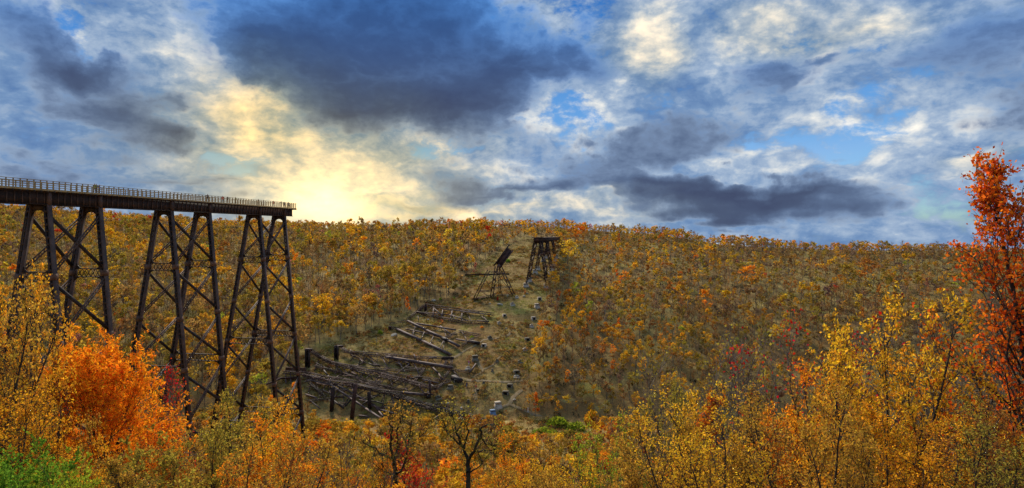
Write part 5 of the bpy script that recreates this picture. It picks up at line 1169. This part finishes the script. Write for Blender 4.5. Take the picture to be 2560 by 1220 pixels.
# ------------------------------------------------------------------ people
def body_mesh(pose):
    """one continuous skinned body per pose, 1.72 m, facing -Y"""
    J = {'pel': (0, 0, .93, .125), 'waist': (0, 0, 1.08, .12), 'chest': (0, 0, 1.30, .145), 'neck': (0, 0, 1.47, .055), 'head': (0, -.02, 1.57, .085), 'crown': (0, -.01, 1.67, .075),
         'shl': (-.18, 0, 1.41, .065), 'shr': (.18, 0, 1.41, .065), 'hl': (-.09, 0, .88, .085), 'hr': (.09, 0, .88, .085)}
    a = {'stand': [('ell', -.23, .02, 1.15), ('hdl', -.22, -.08, .92), ('elr', .23, .02, 1.15), ('hdr', .22, -.08, .92), ('knl', -.11, -.01, .49), ('ftl', -.12, .02, .07), ('tol', -.13, -.15, .04), ('knr', .11, -.01, .49), ('ftr', .12, .02, .07), ('tor', .13, -.15, .04)],
         'lean': [('ell', -.26, -.12, 1.20), ('hdl', -.20, -.36, 1.18), ('elr', .26, -.12, 1.20), ('hdr', .20, -.36, 1.18), ('knl', -.11, -.02, .49), ('ftl', -.13, .08, .07), ('tol', -.14, -.09, .04), ('knr', .11, -.06, .49), ('ftr', .12, -.02, .07), ('tor', .13, -.19, .04)],
         'walk': [('ell', -.22, .10, 1.17), ('hdl', -.21, .08, .94), ('elr', .22, -.10, 1.17), ('hdr', .21, -.24, 1.00), ('knl', -.10, -.14, .50), ('ftl', -.10, -.22, .08), ('tol', -.10, -.38, .05), ('knr', .10, .06, .50), ('ftr', .10, .24, .10), ('tor', .10, .10, .04)]}[pose]
    rad = {'el': .047, 'hd': .036, 'kn': .06, 'ft': .045, 'to': .035}
    for n_, x, y, z in a: J[n_] = (x, y, z, rad[n_[:2]])
    E = [('pel', 'waist'), ('waist', 'chest'), ('chest', 'neck'), ('neck', 'head'), ('head', 'crown'), ('chest', 'shl'), ('shl', 'ell'), ('ell', 'hdl'), ('chest', 'shr'), ('shr', 'elr'), ('elr', 'hdr'), ('pel', 'hl'), ('hl', 'knl'), ('knl', 'ftl'), ('ftl', 'tol'), ('pel', 'hr'), ('hr', 'knr'), ('knr', 'ftr'), ('ftr', 'tor')]
    names = list(J); me = bpy.data.meshes.new('person'); me.from_pydata([J[n_][:3] for n_ in names], [(names.index(a_), names.index(b_)) for a_, b_ in E], [])
    o = bpy.data.objects.new('person', me); COL.objects.link(o); md = o.modifiers.new('skin', 'SKIN'); sv = me.skin_vertices[0].data
    for i, n_ in enumerate(names): sv[i].radius = (J[n_][3],) * 2; sv[i].use_root = (n_ == 'pel')
    o.modifiers.new('sub', 'SUBSURF').levels = 1; dg = bpy.context.evaluated_depsgraph_get(); m2 = bpy.data.meshes.new_from_object(o.evaluated_get(dg)); bpy.data.objects.remove(o); bpy.data.meshes.remove(me)
    m2.materials.clear()
    for _ in range(5): m2.materials.append(None)
    for p in m2.polygons:
        c = p.center; hand = abs(c.x) > .15 and c.z < 1.02 and pose != 'lean' or pose == 'lean' and c.y < -.30
        p.material_index = 4 if c.z > 1.62 or (c.z > 1.54 and c.y > .02) else (0 if c.z > 1.46 or (hand and abs(c.x) > .17) else (1 if c.z > .90 else (2 if c.z > .09 else 3))); p.use_smooth = True
    return m2
def flat(name, c):
    m, g, out = new_mat(name); b = g.n('ShaderNodeBsdfPrincipled'); b.inputs['Base Color'].default_value = (*c, 1); b.inputs['Roughness'].default_value = .8; g.t.links.new(b.outputs[0], out.inputs[0]); return m
CLO = {k: flat(k + '_cloth', v) for k, v in dict(red=(.62, .05, .03), blue=(.06, .14, .42), navy=(.03, .04, .09), black=(.02, .02, .02), green=(.30, .34, .05), grey=(.22, .22, .22), pink=(.60, .12, .25), white=(.7, .7, .68), tan=(.35, .26, .15), orange=(.7, .25, .03)).items()}
SKIN, HAIR, SHOE = flat('skin', (.48, .27, .19)), flat('hair', (.05, .03, .02)), flat('shoe', (.03, .03, .03))
POSE = {k: body_mesh(k) for k in ('stand', 'lean', 'walk')}
def person(loc, pose, top, legs, rz, label, s=1.0):
    s *= 1.08; o = link('person', POSE[pose].copy(), None, loc); o.rotation_euler = (0, 0, rz); o.scale = (s, s, s)
    for i, m in enumerate((SKIN, CLO[top], CLO[legs], SHOE, HAIR)): o.data.materials[i] = m
    tag(o, label, 'person', 'visitors')
def deck_person(px, off, *a):
    t = 133.3 / (1500 - px) * 1000; p = BASE0 + BD * t + TD * off; person((p.x, p.y, 6.51), *a)
for a in ((238, -.1, 'stand', 'green', 'navy', .3, 'person in an olive top standing on the walkway above the first tower'), (247, -.5, 'walk', 'black', 'navy', 1.4, 'person in black walking on the walkway beside the one in olive'), (266, -1.4, 'stand', 'blue', 'navy', 2.6, 'person in blue behind the railing right of the first tower'),
          (517, .2, 'lean', 'navy', 'black', .4, 'person in dark clothes leaning on the railing above the second tower'), (563, -.6, 'stand', 'red', 'navy', .2, 'person in a red hooded top between the second and third towers'), (579, -1.0, 'walk', 'black', 'grey', 1.5, 'person in a black coat next to the red hooded one'), (592, -.3, 'stand', 'green', 'black', -.4, 'person in a yellow-green vest on the walkway'),
          (645, .1, 'lean', 'tan', 'navy', .2, 'person in tan leaning on the railing above the third tower'), (666, -.8, 'walk', 'blue', 'grey', -1.2, 'person in a blue jacket above the third tower'), (691, -.9, 'stand', 'red', 'grey', .1, 'person in a bright red jacket near the end of the walkway'), (702, .1, 'lean', 'black', 'tan', .3, 'person in black by the railing next to the bright red jacket'), (717, -.8, 'stand', 'navy', 'navy', .6, 'person in navy close to the walkway end'), (723, -.2, 'stand', 'grey', 'black', 1.0, 'person in grey at the very end of the walkway')):
    deck_person(*a)
for (px, py, *a) in ((1167, 969, 'walk', 'navy', 'blue', .4, 'hiker in blue trousers walking in the lower clearing'), (1185, 976, 'stand', 'black', 'black', 1.2, 'hiker in black on the path in the lower clearing'), (1190, 976, 'stand', 'red', 'navy', -.6, 'hiker in red beside the one in black on the path'), (1172, 914, 'stand', 'pink', 'white', .2, 'visitor in pink at the pale low block beside the bent pole'), (1320, 1032, 'walk', 'white', 'white', 1.5, 'hiker in white on the valley path')):
    p = ray_hit(px, py); person((p.x, p.y, p.z + .03), *a, 1.15)

# ------------------------------------------------------------------ things that look alike are told apart by their order in the view
def tell_apart():
    by = {}
    for o in COL.objects:
        if o.parent is None and 'label' in o and 'category' in o: by.setdefault(o['label'], []).append(o)
    ordn = ['leftmost', 'second from left', 'third from left', 'fourth from left', 'fifth from left', 'sixth from left', 'seventh from left', 'eighth from left', 'ninth from left', 'tenth from left', 'eleventh from left', 'twelfth from left']
    for lab, os in by.items():
        if len(os) < 2 or len(os) > 12: continue
        os.sort(key=lambda o: o.location.x / max(1, o.location.y))
        for k, o in enumerate(os): o['label'] = f'{lab}, {ordn[k] if k < len(os) - 1 else "rightmost"}'
tell_apart()
